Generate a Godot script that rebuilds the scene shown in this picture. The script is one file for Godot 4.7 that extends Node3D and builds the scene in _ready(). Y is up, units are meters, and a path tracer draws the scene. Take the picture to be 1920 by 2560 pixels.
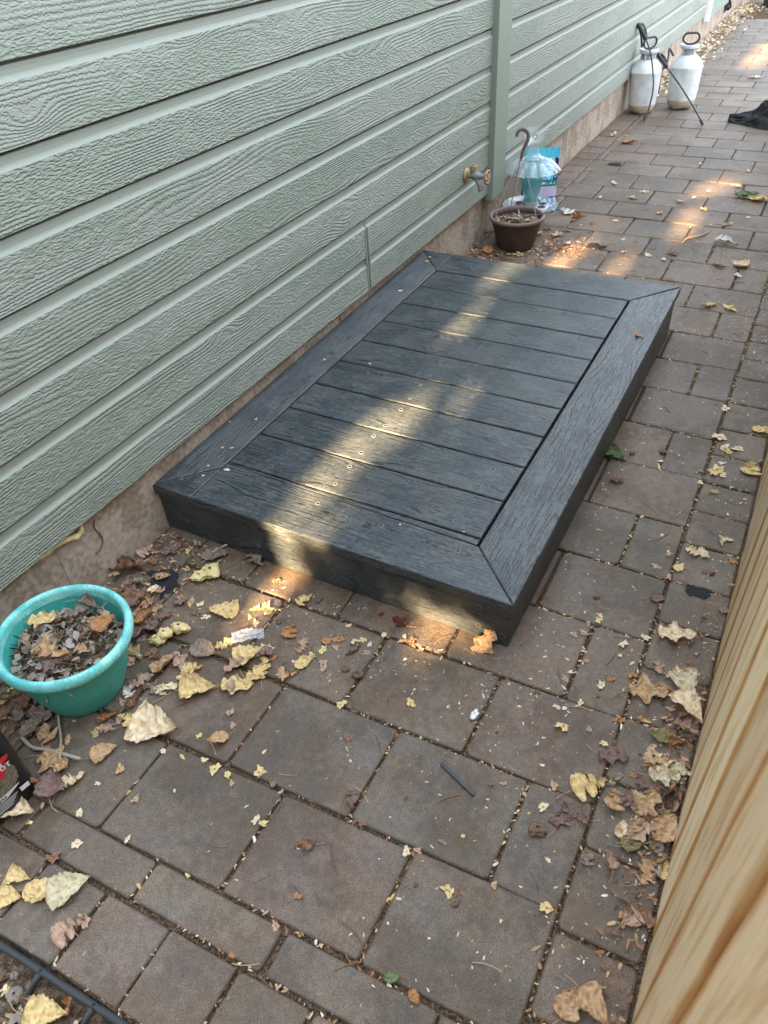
extends Node3D
# A side yard: timber-look step against a green house wall, concrete pavers, autumn leaves.
# x runs from the house wall to the fence, y up, -z (called d) along the alley.

const SUN_DIR := Vector3(0.07, -0.404, -1.0)

class MB:
	var v := PackedVector3Array()
	var n := PackedVector3Array()
	var t := PackedVector2Array()
	var c := PackedColorArray()
	var xf := Transform3D()
	func tri(a: Vector3, b: Vector3, e: Vector3, na: Vector3, nb: Vector3, ne: Vector3, ta := Vector2.ZERO, tb := Vector2.ZERO, te := Vector2.ZERO, ca := Color.WHITE, cb := Color.WHITE, ce := Color.WHITE) -> void:
		if (b - a).cross(e - a).dot(na + nb + ne) > 0.0:
			var s := b; b = e; e = s
			s = nb; nb = ne; ne = s
			var u := tb; tb = te; te = u
			var k := cb; cb = ce; ce = k
		v.append(xf * a); v.append(xf * b); v.append(xf * e)
		n.append(xf.basis * na); n.append(xf.basis * nb); n.append(xf.basis * ne)
		t.append(ta); t.append(tb); t.append(te)
		c.append(ca); c.append(cb); c.append(ce)
	func quad(a: Vector3, b: Vector3, e: Vector3, f: Vector3, na: Vector3, nb: Vector3, ne: Vector3, nf: Vector3, ta := Vector2.ZERO, tb := Vector2.ZERO, te := Vector2.ZERO, tf := Vector2.ZERO, ca := Color.WHITE, cb := Color.WHITE, ce := Color.WHITE, cf := Color.WHITE) -> void:
		tri(a, b, e, na, nb, ne, ta, tb, te, ca, cb, ce)
		tri(a, e, f, na, ne, nf, ta, te, tf, ca, ce, cf)
	func box(lo: Vector3, hi: Vector3) -> void:
		for ax in 3:
			for s in 2:
				var nn := Vector3.ZERO
				nn[ax] = 1.0 if s else -1.0
				var b := (ax + 1) % 3
				var e := (ax + 2) % 3
				var q := []
				var tq := []
				for k in [[0, 0], [1, 0], [1, 1], [0, 1]]:
					var p := Vector3.ZERO
					p[ax] = hi[ax] if s else lo[ax]
					p[b] = hi[b] if k[0] else lo[b]
					p[e] = hi[e] if k[1] else lo[e]
					q.append(p)
					tq.append(Vector2(p[b], p[e]))
				quad(q[0], q[1], q[2], q[3], nn, nn, nn, nn, tq[0], tq[1], tq[2], tq[3])
	# smooth grid of points pts[i][j]; wraps in j when asked
	func grid(pts: Array, uvs: Array, cols: Array, wrap := false, outward := Vector3.UP, centre = null) -> void:
		var ni := pts.size()
		var nj: int = pts[0].size()
		var nor := []
		for i in ni:
			var row := []
			for j in nj:
				var i0 := maxi(i - 1, 0)
				var i1 := mini(i + 1, ni - 1)
				var j0 := (j - 1 + nj) % nj if wrap else maxi(j - 1, 0)
				var j1 := (j + 1) % nj if wrap else mini(j + 1, nj - 1)
				var m: Vector3 = (pts[i1][j] - pts[i0][j]).cross(pts[i][j1] - pts[i][j0])
				m = m.normalized() if m.length() > 1e-12 else outward
				row.append(m)
			nor.append(row)
		# one sign for the whole sheet
		var s := 0.0
		for i in ni:
			for j in nj:
				var o: Vector3 = outward if centre == null else (pts[i][j] - centre)
				s += nor[i][j].dot(o)
		if s < 0.0:
			for i in ni:
				for j in nj:
					nor[i][j] = -nor[i][j]
		var jl := nj if wrap else nj - 1
		for i in ni - 1:
			for j in jl:
				var k := (j + 1) % nj
				var uk: Vector2 = uvs[i][k] if uvs else Vector2.ZERO
				quad(pts[i][j], pts[i + 1][j], pts[i + 1][k], pts[i][k], nor[i][j], nor[i + 1][j], nor[i + 1][k], nor[i][k],
					uvs[i][j] if uvs else Vector2.ZERO, uvs[i + 1][j] if uvs else Vector2.ZERO, uvs[i + 1][k] if uvs else Vector2.ZERO, uk,
					cols[i][j] if cols else Color.WHITE, cols[i + 1][j] if cols else Color.WHITE, cols[i + 1][k] if cols else Color.WHITE, cols[i][k] if cols else Color.WHITE)
	# revolve a profile of (radius, height)
	func lathe(prof: Array, seg: int, shape = null, cols := []) -> void:
		var pts := []
		var cc := []
		var uv := []
		for i in prof.size():
			var row := []
			var cr := []
			var ur := []
			for j in seg:
				var a := TAU * j / seg
				var p := Vector3(prof[i].x * cos(a), prof[i].y, prof[i].x * sin(a))
				if shape != null:
					p = shape.call(p, a, i)
				row.append(p)
				ur.append(Vector2(float(j) / seg * 0.5, prof[i].y))
				if cols:
					cr.append(cols[i])
			pts.append(row)
			cc.append(cr)
			uv.append(ur)
		var mid := Vector3(0, (prof[0].y + prof[-1].y) * 0.5, 0)
		grid(pts, uv, cc if cols else [], true, Vector3.UP, mid)
	func disc(r: float, y: float, seg: int, up := 1.0) -> void:
		for j in seg:
			var a := TAU * j / seg
			var b := TAU * (j + 1) / seg
			var nn := Vector3(0, up, 0)
			tri(Vector3(0, y, 0), Vector3(r * cos(a), y, r * sin(a)), Vector3(r * cos(b), y, r * sin(b)), nn, nn, nn)
	func tube(path: Array, radii, sides := 8, col := Color.WHITE) -> void:
		var pts := []
		var cc := []
		var uv := []
		var ref := Vector3(0.123, 1.0, 0.077).normalized()
		for i in path.size():
			var tg: Vector3 = (path[mini(i + 1, path.size() - 1)] - path[maxi(i - 1, 0)]).normalized()
			if absf(tg.dot(ref)) > 0.95:
				ref = Vector3(1, 0.1, 0.2).normalized()
			var a := tg.cross(ref).normalized()
			var b := tg.cross(a)
			ref = -b
			var r: float = radii[roundi(float(i) * (radii.size() - 1) / (path.size() - 1))] if radii is Array else radii
			var row := []
			var cr := []
			var ur := []
			for j in sides:
				var w := TAU * j / sides
				row.append(path[i] + (a * cos(w) + b * sin(w)) * r)
				cr.append(col)
				ur.append(Vector2(float(j) / sides * 0.05, i * 0.02))
			pts.append(row); cc.append(cr); uv.append(ur)
		for i in path.size() - 1:
			for j in sides:
				var k := (j + 1) % sides
				var n0: Vector3 = (pts[i][j] - path[i]).normalized()
				var n1: Vector3 = (pts[i + 1][j] - path[i + 1]).normalized()
				var n2: Vector3 = (pts[i + 1][k] - path[i + 1]).normalized()
				var n3: Vector3 = (pts[i][k] - path[i]).normalized()
				quad(pts[i][j], pts[i + 1][j], pts[i + 1][k], pts[i][k], n0, n1, n2, n3, uv[i][j], uv[i + 1][j], uv[i + 1][k], uv[i][k], col, col, col, col)
		for e in [0, path.size() - 1]:
			var tg: Vector3 = (path[e] - path[1 if e == 0 else e - 1]).normalized()
			for j in sides:
				tri(path[e], pts[e][j], pts[e][(j + 1) % sides], tg, tg, tg, uv[e][j], uv[e][j], uv[e][j], col, col, col)
	# a board or stone: convex outline in x,z, from y0 to y1, its upper rim rounded by r
	func slab(poly: PackedVector2Array, y0: float, y1: float, r: float, segs := 2, g := Vector2(1, 0), uvs := Vector2.ONE, uvo := Vector2.ZERO, skew := Vector2.ZERO, bottom := false, rough := 0.0, rs := 0) -> void:
		var m := poly.size()
		var area := 0.0
		for i in m:
			area += poly[i].x * poly[(i + 1) % m].y - poly[(i + 1) % m].x * poly[i].y
		if area < 0.0:
			poly = poly.duplicate()
			poly.reverse()
		var out := []
		for i in m:
			var e := (poly[(i + 1) % m] - poly[i]).normalized()
			out.append(Vector2(e.y, -e.x))
		var mit := []
		for i in m:
			var a: Vector2 = out[(i - 1 + m) % m]
			var b: Vector2 = out[i]
			mit.append((a + b) / maxf(1.0 + a.dot(b), 0.3))
		var h := Vector2(-g.y, g.x)
		var ring := func(inset: float, y: float) -> Array:
			var res := []
			for i in m:
				var q: Vector2 = poly[i] - mit[i] * inset
				res.append(Vector3(q.x, y + q.x * skew.x + q.y * skew.y, q.y))
			return res
		var uvf := func(p: Vector3, drop: float) -> Vector2:
			return (Vector2(p.x * g.x + p.z * g.y, p.x * h.x + p.z * h.y + drop)) * uvs + uvo
		var rings := [ring.call(0.0, y0)]
		var ang := [0.0]
		for k in segs + 1:
			var a := PI * 0.5 * k / segs
			rings.append(ring.call(r * (1.0 - cos(a)), y1 - r + r * sin(a)))
			ang.append(a)
		if rough > 0.0:
			var rg := RandomNumberGenerator.new()
			rg.seed = rs
			for i in m:
				var j := Vector3(rg.randf_range(-rough, rough), 0, rg.randf_range(-rough, rough))
				for k in range(0, rings.size()):
					rings[k][i] += j
		for k in rings.size() - 1:
			for i in m:
				var i2 := (i + 1) % m
				var o := Vector3(out[i].x, 0, out[i].y)
				var n0: Vector3 = (o * cos(ang[k]) + Vector3.UP * sin(ang[k])).normalized()
				var n1: Vector3 = (o * cos(ang[k + 1]) + Vector3.UP * sin(ang[k + 1])).normalized()
				var p0: Vector3 = rings[k][i]
				var p1: Vector3 = rings[k + 1][i]
				var p2: Vector3 = rings[k + 1][i2]
				var p3: Vector3 = rings[k][i2]
				quad(p0, p1, p2, p3, n0, n1, n1, n0, uvf.call(p0, y1 - p0.y), uvf.call(p1, y1 - p1.y), uvf.call(p2, y1 - p2.y), uvf.call(p3, y1 - p3.y))
		var top: Array = rings[-1]
		var nu := Vector3(-skew.x, 1, -skew.y).normalized()
		for i in range(1, m - 1):
			tri(top[0], top[i], top[i + 1], nu, nu, nu, uvf.call(top[0], 0.0), uvf.call(top[i], 0.0), uvf.call(top[i + 1], 0.0))
		if bottom:
			var bt: Array = rings[0]
			for i in range(1, m - 1):
				tri(bt[0], bt[i], bt[i + 1], Vector3.DOWN, Vector3.DOWN, Vector3.DOWN, uvf.call(bt[0], 0.0), uvf.call(bt[i], 0.0), uvf.call(bt[i + 1], 0.0))
	func into(am: ArrayMesh) -> ArrayMesh:
		if v.is_empty():
			return am
		var a := []
		a.resize(Mesh.ARRAY_MAX)
		a[Mesh.ARRAY_VERTEX] = v
		a[Mesh.ARRAY_NORMAL] = n
		a[Mesh.ARRAY_TEX_UV] = t
		a[Mesh.ARRAY_COLOR] = c
		am.add_surface_from_arrays(Mesh.PRIMITIVE_TRIANGLES, a)
		return am
	func mesh() -> ArrayMesh:
		return into(ArrayMesh.new())

var M := {}
var used := {}
var rng := RandomNumberGenerator.new()
var leaf_kinds := {}
var stalks := []
var leaf_count := {}

func P(x: float, y: float, d: float) -> Vector3:
	return Vector3(x, y, -d)

func lin(r: float, g: float, b: float, a := 1.0) -> Color:
	var k := Color(r, g, b).linear_to_srgb()
	k.a = a
	return k

func numbered(called: String) -> String:
	if not used.has(called):
		used[called] = 0
		return called
	used[called] += 1
	return "%s_%03d" % [called, used[called]]

func tag(o: Node3D, label: String, category: String, group := "") -> void:
	o.set_meta("label", label)
	o.set_meta("category", category)
	if group:
		o.set_meta("group", group)

func thing(called: String, label: String, category: String, at := Vector3.ZERO, turn := 0.0, group := "") -> Node3D:
	var o := Node3D.new()
	o.name = numbered(called)
	add_child(o, true)
	o.position = at
	o.rotation.y = turn
	tag(o, label, category, group)
	return o

func part(called: String, mesh: Mesh, mat: Material, parent: Node3D) -> MeshInstance3D:
	var o := MeshInstance3D.new()
	o.mesh = mesh
	if mat:
		o.material_override = mat
	var want := called
	var k := 0
	while parent.has_node(NodePath(want)):
		k = parent.get_meta("k_" + called, 0) + 1
		parent.set_meta("k_" + called, k)
		want = "%s_%03d" % [called, k]
	o.name = want
	parent.add_child(o, true)
	return o

func single(called: String, mesh: Mesh, mat: Material, label: String, category: String, at := Vector3.ZERO, group := "") -> MeshInstance3D:
	var o := MeshInstance3D.new()
	o.mesh = mesh
	if mat:
		o.material_override = mat
	o.name = numbered(called)
	add_child(o, true)
	o.position = at
	tag(o, label, category, group)
	return o

func structure(called: String, mesh: Mesh, mat: Material) -> MeshInstance3D:
	var o := MeshInstance3D.new()
	o.mesh = mesh
	o.material_override = mat
	o.name = numbered(called)
	o.set_meta("kind", "structure")
	add_child(o, true)
	return o

func stuff(called: String, mesh: Mesh, mat: Material, xs: Array, cols: Array, parent: Node3D = null) -> MultiMeshInstance3D:
	var mm := MultiMesh.new()
	mm.transform_format = MultiMesh.TRANSFORM_3D
	mm.use_colors = true
	mm.mesh = mesh
	mm.instance_count = xs.size()
	for i in xs.size():
		mm.set_instance_transform(i, xs[i])
		mm.set_instance_color(i, cols[i])
	var o := MultiMeshInstance3D.new()
	o.multimesh = mm
	o.material_override = mat
	o.set_meta("kind", "stuff")
	if parent:
		o.name = called
		parent.add_child(o, true)
	else:
		o.name = numbered(called)
		add_child(o, true)
	return o

func smooth(pts: Array, per := 6) -> Array:
	var out := []
	for i in pts.size() - 1:
		var a: Vector3 = pts[maxi(i - 1, 0)]
		var b: Vector3 = pts[i]
		var c: Vector3 = pts[i + 1]
		var d: Vector3 = pts[mini(i + 2, pts.size() - 1)]
		for k in per:
			out.append(b.cubic_interpolate(c, a, d, float(k) / per))
	out.append(pts[-1])
	return out

func noise(sd: int, f: float, oct := 3) -> FastNoiseLite:
	var n := FastNoiseLite.new()
	n.seed = sd
	n.frequency = f
	n.noise_type = FastNoiseLite.TYPE_SIMPLEX_SMOOTH
	n.fractal_type = FastNoiseLite.FRACTAL_FBM if oct > 1 else FastNoiseLite.FRACTAL_NONE
	n.fractal_octaves = oct
	return n

func tile(sd: int, f: float, w: int, h: int, oct := 4) -> PackedByteArray:
	var im := noise(sd, f, oct).get_seamless_image(w, h)
	im.convert(Image.FORMAT_L8)
	return im.get_data()

func tex(im: Image) -> ImageTexture:
	im.generate_mipmaps()
	return ImageTexture.create_from_image(im)

func grey(w: int, h: int, d: PackedByteArray) -> ImageTexture:
	return tex(Image.create_from_data(w, h, false, Image.FORMAT_L8, d))

func rgbt(w: int, h: int, d: PackedByteArray) -> ImageTexture:
	return tex(Image.create_from_data(w, h, false, Image.FORMAT_RGB8, d))

func mat(col: Color, rough := 0.8, spec := 0.5) -> StandardMaterial3D:
	var m := StandardMaterial3D.new()
	m.albedo_color = col
	m.roughness = rough
	m.metallic_specular = spec
	return m

# ---------------------------------------------------------------- textures

func siding_height() -> ImageTexture:
	# embossed cedar grain, 2.4 m long (tiles along its length), six strips of 0.14 m
	var w := 2048
	var h := 720
	var d := PackedByteArray()
	d.resize(w * h)
	var low := noise(11, 1.0, 2)
	var fine := noise(12, 1.0, 2)
	var zone := noise(13, 1.0, 2)
	var elong := noise(14, 1.0, 3)
	var r := RandomNumberGenerator.new()
	r.seed = 5
	var knots := []
	for k in 18:
		knots.append(Vector3(r.randf() * w, (floor(k / 3.0) + r.randf_range(0.25, 0.8)) * 120.0, r.randf_range(14, 34)))
	var R := 2.4 / TAU
	for x in w:
		var a := TAU * x / w
		var cx := cos(a) * R
		var cz := sin(a) * R
		var near := []
		for k in knots:
			var dx: float = absf(k.x - x)
			dx = minf(dx, w - dx)
			if dx < k.z * 5.0:
				near.append(Vector3(dx, k.y, k.z))
		for y in h:
			var yy := y / 857.0
			var st := floorf(y / 120.0)
			var q := yy / 0.0098 + 3.0 * low.get_noise_3d(cx * 1.3 + st * 7.0, yy * 9.0, cz * 1.3)
			for k in near:
				var dy: float = (y - k.y)
				var dd: float = (k.x * k.x) / (k.z * k.z * 5.0) + (dy * dy) / (k.z * k.z)
				if dd < 5.0:
					q += 3.2 * exp(-dd)
			var rag := fine.get_noise_3d(cx * 110.0, yy * 260.0, cz * 110.0)
			var band := fposmod(q + 0.38 * rag, 1.0)
			var h1 := smoothstep(0.30, 0.42, band) * (1.0 - smoothstep(0.90, 1.0, band))
			var el := elong.get_noise_3d(cx * 46.0, yy * 270.0, cz * 46.0)
			var h2 := smoothstep(-0.22, 0.25, el + 0.25 * rag)
			var z := smoothstep(-0.12, 0.22, zone.get_noise_3d(cx * 1.6 + st * 3.0, yy * 12.0, cz * 1.6))
			var v := lerpf(0.2 + 0.6 * h2 + 0.12 * rag, 0.12 + 0.72 * h1 + 0.12 * rag, z)
			d[y * w + x] = int(clampf(v, 0.0, 1.0) * 255.0)
	return grey(w, h, d)

func deck_grain() -> Array:
	var w := 1024
	var h := 384
	var d := PackedByteArray()
	d.resize(w * h)
	var c := PackedByteArray()
	c.resize(w * h * 3)
	var low := noise(21, 1.0, 2)
	var cut := noise(22, 1.0, 2)
	var pit := noise(23, 1.0, 2)
	var streak := noise(24, 1.0, 3)
	var R := 1.2 / TAU
	for x in w:
		var a := TAU * x / w
		var cx := cos(a) * R
		var cz := sin(a) * R
		for y in h:
			var yy := y / 1280.0
			var st := floorf(yy / 0.15)
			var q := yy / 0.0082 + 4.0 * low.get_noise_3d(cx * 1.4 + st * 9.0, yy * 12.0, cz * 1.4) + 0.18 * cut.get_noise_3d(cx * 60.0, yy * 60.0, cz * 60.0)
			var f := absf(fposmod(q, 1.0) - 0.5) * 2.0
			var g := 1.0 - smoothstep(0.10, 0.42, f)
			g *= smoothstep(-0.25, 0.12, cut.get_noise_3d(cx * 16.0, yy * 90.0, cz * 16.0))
			var p := smoothstep(0.22, 0.42, pit.get_noise_3d(cx * 90.0, yy * 300.0, cz * 90.0))
			var hv := 1.0 - clampf(g * 0.9 + p * 0.55, 0.0, 1.0)
			d[y * w + x] = int(hv * 255.0)
			var s := streak.get_noise_3d(cx * 9.0, yy * 130.0, cz * 9.0)
			var k := 0.86 + 0.18 * s - 0.42 * g - 0.20 * p  # groove lines darkened in the colour too, as shade in the recesses
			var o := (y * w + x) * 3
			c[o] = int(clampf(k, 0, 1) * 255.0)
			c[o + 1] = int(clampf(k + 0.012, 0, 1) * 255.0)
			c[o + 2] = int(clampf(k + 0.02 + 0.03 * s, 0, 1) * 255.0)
	return [grey(w, h, d), rgbt(w, h, c)]

func concrete() -> Array:
	var w := 1024
	var fine := tile(31, 0.26, w, w, 2)
	var mid := tile(32, 0.05, w, w, 3)
	var big := tile(33, 0.008, w, w, 4)
	var grit := tile(34, 0.33, w, w, 1)
	var hue := tile(35, 0.006, w, w, 3)
	var c := PackedByteArray()
	c.resize(w * w * 3)
	var d := PackedByteArray()
	d.resize(w * w)
	for i in w * w:
		var f := fine[i] / 255.0 - 0.5
		var m := mid[i] / 255.0 - 0.5
		var b := big[i] / 255.0 - 0.5
		var g := grit[i] / 255.0
		var hh := hue[i] / 255.0 - 0.5
		var k := 0.74 + 0.44 * f + 0.14 * m + 0.08 * b
		var light := smoothstep(0.86, 0.95, g)
		var dark := 1.0 - smoothstep(0.07, 0.15, g)
		k = k + light * 0.24 - dark * 0.34
		c[i * 3] = int(clampf(k * (1.0 + 0.08 * hh), 0, 1) * 255.0)
		c[i * 3 + 1] = int(clampf(k * 0.985, 0, 1) * 255.0)
		c[i * 3 + 2] = int(clampf(k * (0.97 - 0.10 * hh), 0, 1) * 255.0)
		d[i] = int(clampf(0.55 + 0.7 * f + 0.35 * m - dark * 0.5 + light * 0.15, 0, 1) * 255.0)
	return [rgbt(w, w, c), grey(w, w, d)]

func wood() -> Array:
	# weathered fence wood; u runs along the board, 1.6 m, v across 0.6 m (four boards)
	var w := 1024
	var h := 512
	var c := PackedByteArray()
	c.resize(w * h * 3)
	var d := PackedByteArray()
	d.resize(w * h)
	var low := noise(41, 1.0, 3)
	var fine := noise(42, 1.0, 3)
	var stain := noise(43, 1.0, 3)
	for x in w:
		var xx := x / 640.0
		for y in h:
			var yy := y / 853.0
			var st := floorf(yy / 0.15) * 5.0
			var q := yy / 0.012 + 2.4 * low.get_noise_2d(xx * 1.2 + st, yy * 14.0)
			var ring := 0.5 + 0.5 * sin(q * TAU)
			var fi := fine.get_noise_2d(xx * 22.0, yy * 420.0)
			var sm := smoothstep(-0.05, 0.45, stain.get_noise_2d(xx * 3.0 + st, yy * 26.0))
			var k := 0.89 + 0.04 * ring + 0.035 * fi
			var fr := fposmod(yy / 0.15, 1.0)
			var ed := minf(fr, 1.0 - fr) * 0.15 + 0.006 * fine.get_noise_2d(xx * 5.0, st * 3.0 + yy * 8.0)
			var brown := 1.0 - smoothstep(0.010, 0.024, ed)
			var o := (y * w + x) * 3
			c[o] = int(clampf(k * lerpf(1.0, 0.92, sm) * lerpf(1.0, 0.84, brown), 0, 1) * 255.0)
			c[o + 1] = int(clampf(k * lerpf(0.94, 0.83, sm) * lerpf(1.0, 0.71, brown), 0, 1) * 255.0)
			c[o + 2] = int(clampf(k * lerpf(0.83, 0.68, sm) * lerpf(1.0, 0.55, brown), 0, 1) * 255.0)
			d[y * w + x] = int(clampf(0.5 + 0.3 * (ring - 0.5) + 0.6 * fi, 0, 1) * 255.0)
	return [rgbt(w, h, c), grey(w, h, d)]

func blotch(sd: int, a: Color, b: Color, f: float, speck := 0.0, w := 512) -> ImageTexture:
	var n1 := tile(sd, f, w, w, 5)
	var n2 := tile(sd + 1, f * 9.0, w, w, 3)
	var c := PackedByteArray()
	c.resize(w * w * 3)
	for i in w * w:
		var k := smoothstep(0.3, 0.7, n1[i] / 255.0 + 0.35 * (n2[i] / 255.0 - 0.5))
		var s := 1.0 + speck * (n2[i] / 255.0 - 0.5)
		c[i * 3] = int(clampf(lerpf(a.r, b.r, k) * s, 0, 1) * 255.0)
		c[i * 3 + 1] = int(clampf(lerpf(a.g, b.g, k) * s, 0, 1) * 255.0)
		c[i * 3 + 2] = int(clampf(lerpf(a.b, b.b, k) * s, 0, 1) * 255.0)
	return rgbt(w, w, c)

func triplanar(m: StandardMaterial3D, scale: float, world := true) -> StandardMaterial3D:
	m.uv1_triplanar = true
	m.uv1_world_triplanar = world
	m.uv1_scale = Vector3.ONE * scale
	return m

func bump(m: StandardMaterial3D, t: Texture2D, cm: float) -> StandardMaterial3D:
	m.heightmap_enabled = true
	m.heightmap_texture = t
	m.heightmap_scale = cm
	return m

func make_materials() -> void:
	var sh := siding_height()
	var con := concrete()
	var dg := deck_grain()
	var wd := wood()
	var lump := blotch(61, Color(0.25, 0.25, 0.25), Color(0.85, 0.85, 0.85), 0.02, 0.6)
	var paint := blotch(51, Color(0.93, 0.95, 0.93), Color(1, 1, 1), 0.006, 0.07)
	# house
	for k in 3:
		var tint: Array = [[0.277, 0.298, 0.252], [0.286, 0.308, 0.262], [0.270, 0.292, 0.247]][k]
		var sm := mat(lin(tint[0], tint[1], tint[2]), 0.62, 0.4)
		sm.albedo_texture = paint
		M["siding_%d" % k] = bump(sm, sh, [0.25, 0.36, 0.30][k])
	M.cove = bump(mat(lin(0.262, 0.283, 0.239), 0.6, 0.4), lump, 0.03)
	M.trim = bump(mat(lin(0.215, 0.255, 0.200), 0.6, 0.4), wd[1], 0.05)
	M.white_trim = mat(lin(0.75, 0.74, 0.70), 0.6)
	M.panel = bump(mat(lin(0.22, 0.275, 0.22), 0.7), wd[1], 0.06)
	var fo := mat(Color.WHITE, 0.9, 0.3)
	fo.albedo_texture = blotch(71, lin(0.29, 0.22, 0.165), lin(0.39, 0.315, 0.25), 0.007, 0.22)
	M.foundation = bump(triplanar(fo, 1.4), con[1], 0.05)
	M.sheathing = mat(lin(0.30, 0.22, 0.14), 0.9)
	M.dark = mat(lin(0.012, 0.012, 0.012), 0.9, 0.2)
	# pavers
	var tints := [[0.296, 0.225, 0.163], [0.270, 0.210, 0.157], [0.305, 0.236, 0.172], [0.288, 0.211, 0.159], [0.266, 0.210, 0.161], [0.300, 0.222, 0.163], [0.262, 0.208, 0.162], [0.310, 0.229, 0.168]]
	var stain := blotch(81, Color(0.86, 0.84, 0.82), Color(1, 1, 1), 0.006, 0.10)
	for k in tints.size():
		var pm := mat(lin(tints[k][0], tints[k][1], tints[k][2]), 0.62, 0.5)
		pm.albedo_texture = con[0]
		triplanar(pm, 1.15)
		pm.detail_enabled = true
		pm.detail_blend_mode = BaseMaterial3D.BLEND_MODE_MUL
		pm.detail_albedo = stain
		pm.detail_uv_layer = BaseMaterial3D.DETAIL_UV_2
		pm.uv2_triplanar = true
		pm.uv2_world_triplanar = true
		pm.uv2_scale = Vector3.ONE * 0.9
		M["paver_%d" % k] = bump(pm, con[1], 0.22)
	var so := mat(Color.WHITE, 0.95, 0.2)
	so.albedo_texture = blotch(91, lin(0.085, 0.055, 0.036), lin(0.20, 0.145, 0.10), 0.03, 0.8)
	M.soil = bump(triplanar(so, 3.0), lump, 0.8)
	var jo := mat(Color.WHITE, 0.95, 0.2)
	jo.albedo_texture = blotch(95, lin(0.045, 0.030, 0.021), lin(0.155, 0.102, 0.066), 0.06, 0.9)
	M.joint = bump(triplanar(jo, 5.0), lump, 0.4)
	# deck
	var scuff := blotch(85, Color(0.80, 0.82, 0.84), Color(1.0, 0.98, 0.96), 0.010, 0.22)
	for k in 4:
		var tint: Array = [[0.090, 0.102, 0.107], [0.098, 0.109, 0.114], [0.086, 0.097, 0.102], [0.094, 0.106, 0.111]][k]
		var dm := mat(lin(tint[0], tint[1], tint[2]), 0.46, 0.58)
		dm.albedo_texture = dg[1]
		dm.anisotropy_enabled = true
		dm.anisotropy = -0.6
		dm.detail_enabled = true
		dm.detail_blend_mode = BaseMaterial3D.BLEND_MODE_MUL
		dm.detail_albedo = scuff
		dm.detail_uv_layer = BaseMaterial3D.DETAIL_UV_2
		dm.uv2_triplanar = true
		dm.uv2_world_triplanar = true
		dm.uv2_scale = Vector3.ONE * 1.1
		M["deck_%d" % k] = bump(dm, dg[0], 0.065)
	M.screw_rim = mat(lin(0.18, 0.17, 0.16), 0.8)
	M.screw = mat(lin(0.016, 0.016, 0.017), 0.5)
	M.joist = mat(lin(0.09, 0.06, 0.035), 0.9)
	# fence
	for k in 3:
		var tint: Array = [[0.80, 0.69, 0.57], [0.66, 0.55, 0.43], [0.86, 0.76, 0.63]][k]
		var fm := mat(lin(tint[0], tint[1], tint[2]), 0.85, 0.3)
		fm.albedo_texture = wd[0]
		M["fence_%d" % k] = bump(fm, wd[1], 0.07)
	# leaves: vertex colours hold blotches and veins, the tint is the leaf's colour
	var tl := {"cream": [0.82, 0.66, 0.44], "yellow": [0.76, 0.58, 0.28], "tan": [0.56, 0.37, 0.21], "brown": [0.27, 0.155, 0.095], "grey": [0.30, 0.235, 0.19], "purple": [0.25, 0.165, 0.14], "green": [0.17, 0.24, 0.11], "pale": [0.66, 0.58, 0.39], "orange": [0.45, 0.235, 0.105], "dark": [0.13, 0.075, 0.05], "olive": [0.25, 0.23, 0.11], "white": [0.75, 0.71, 0.64], "red": [0.11, 0.038, 0.028], "pink": [0.50, 0.34, 0.25]}
	for k in tl:
		var lm := mat(lin(tl[k][0], tl[k][1], tl[k][2]), 0.75, 0.3)
		lm.vertex_color_use_as_albedo = true
		lm.backlight_enabled = true
		lm.backlight = lin(0.22, 0.16, 0.08)
		M["leaf_" + k] = lm
	var cm := mat(Color.WHITE, 0.9, 0.2)
	cm.vertex_color_use_as_albedo = true
	M.crumb = cm
	M.stalk = mat(lin(0.45, 0.31, 0.16), 0.8)
	M.twig = bump(mat(lin(0.36, 0.30, 0.24), 0.9), wd[1], 0.05)
	M.twig_dark = mat(lin(0.16, 0.10, 0.065), 0.9)
	# pots
	var pt := mat(Color.WHITE, 0.5, 0.5)
	pt.albedo_texture = blotch(101, lin(0.045, 0.36, 0.315), lin(0.06, 0.41, 0.36), 0.012, 0.06)
	M.pot = triplanar(pt, 2.0)
	var pr := mat(Color.WHITE, 0.6, 0.4)
	pr.albedo_texture = blotch(103, lin(0.10, 0.46, 0.43), lin(0.30, 0.66, 0.62), 0.012, 0.12)
	M.pot_rim = triplanar(pr, 2.5)
	var bp := mat(Color.WHITE, 0.55, 0.4)
	bp.albedo_texture = blotch(105, lin(0.060, 0.036, 0.028), lin(0.085, 0.052, 0.042), 0.012, 0.08)
	M.brown_pot = triplanar(bp, 2.0)
	M.brown_rim = mat(lin(0.17, 0.115, 0.10), 0.6)
	M.hook = mat(lin(0.13, 0.105, 0.085), 0.7)
	M.wire = mat(lin(0.32, 0.30, 0.27), 0.4)
	# plastics and cloth
	var tk := mat(Color.WHITE, 0.42, 0.5)
	tk.vertex_color_use_as_albedo = true
	tk.subsurf_scatter_enabled = true
	tk.subsurf_scatter_strength = 0.25
	tk.albedo_texture = blotch(107, Color(0.90, 0.90, 0.88), Color(1, 1, 1), 0.012, 0.10)
	M.tank = triplanar(tk, 2.0)
	M.cap = mat(lin(0.66, 0.66, 0.66), 0.4)
	M.neck = mat(lin(0.30, 0.31, 0.32), 0.4)
	M.black = mat(lin(0.012, 0.012, 0.013), 0.38, 0.5)
	var cl := mat(lin(0.016, 0.016, 0.018), 0.8, 0.4)
	M.cloth = bump(triplanar(cl, 6.0), lump, 0.05)
	M.jug = mat(lin(0.010, 0.010, 0.011), 0.33, 0.5)
	M.red = mat(lin(0.55, 0.02, 0.03), 0.45)
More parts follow.
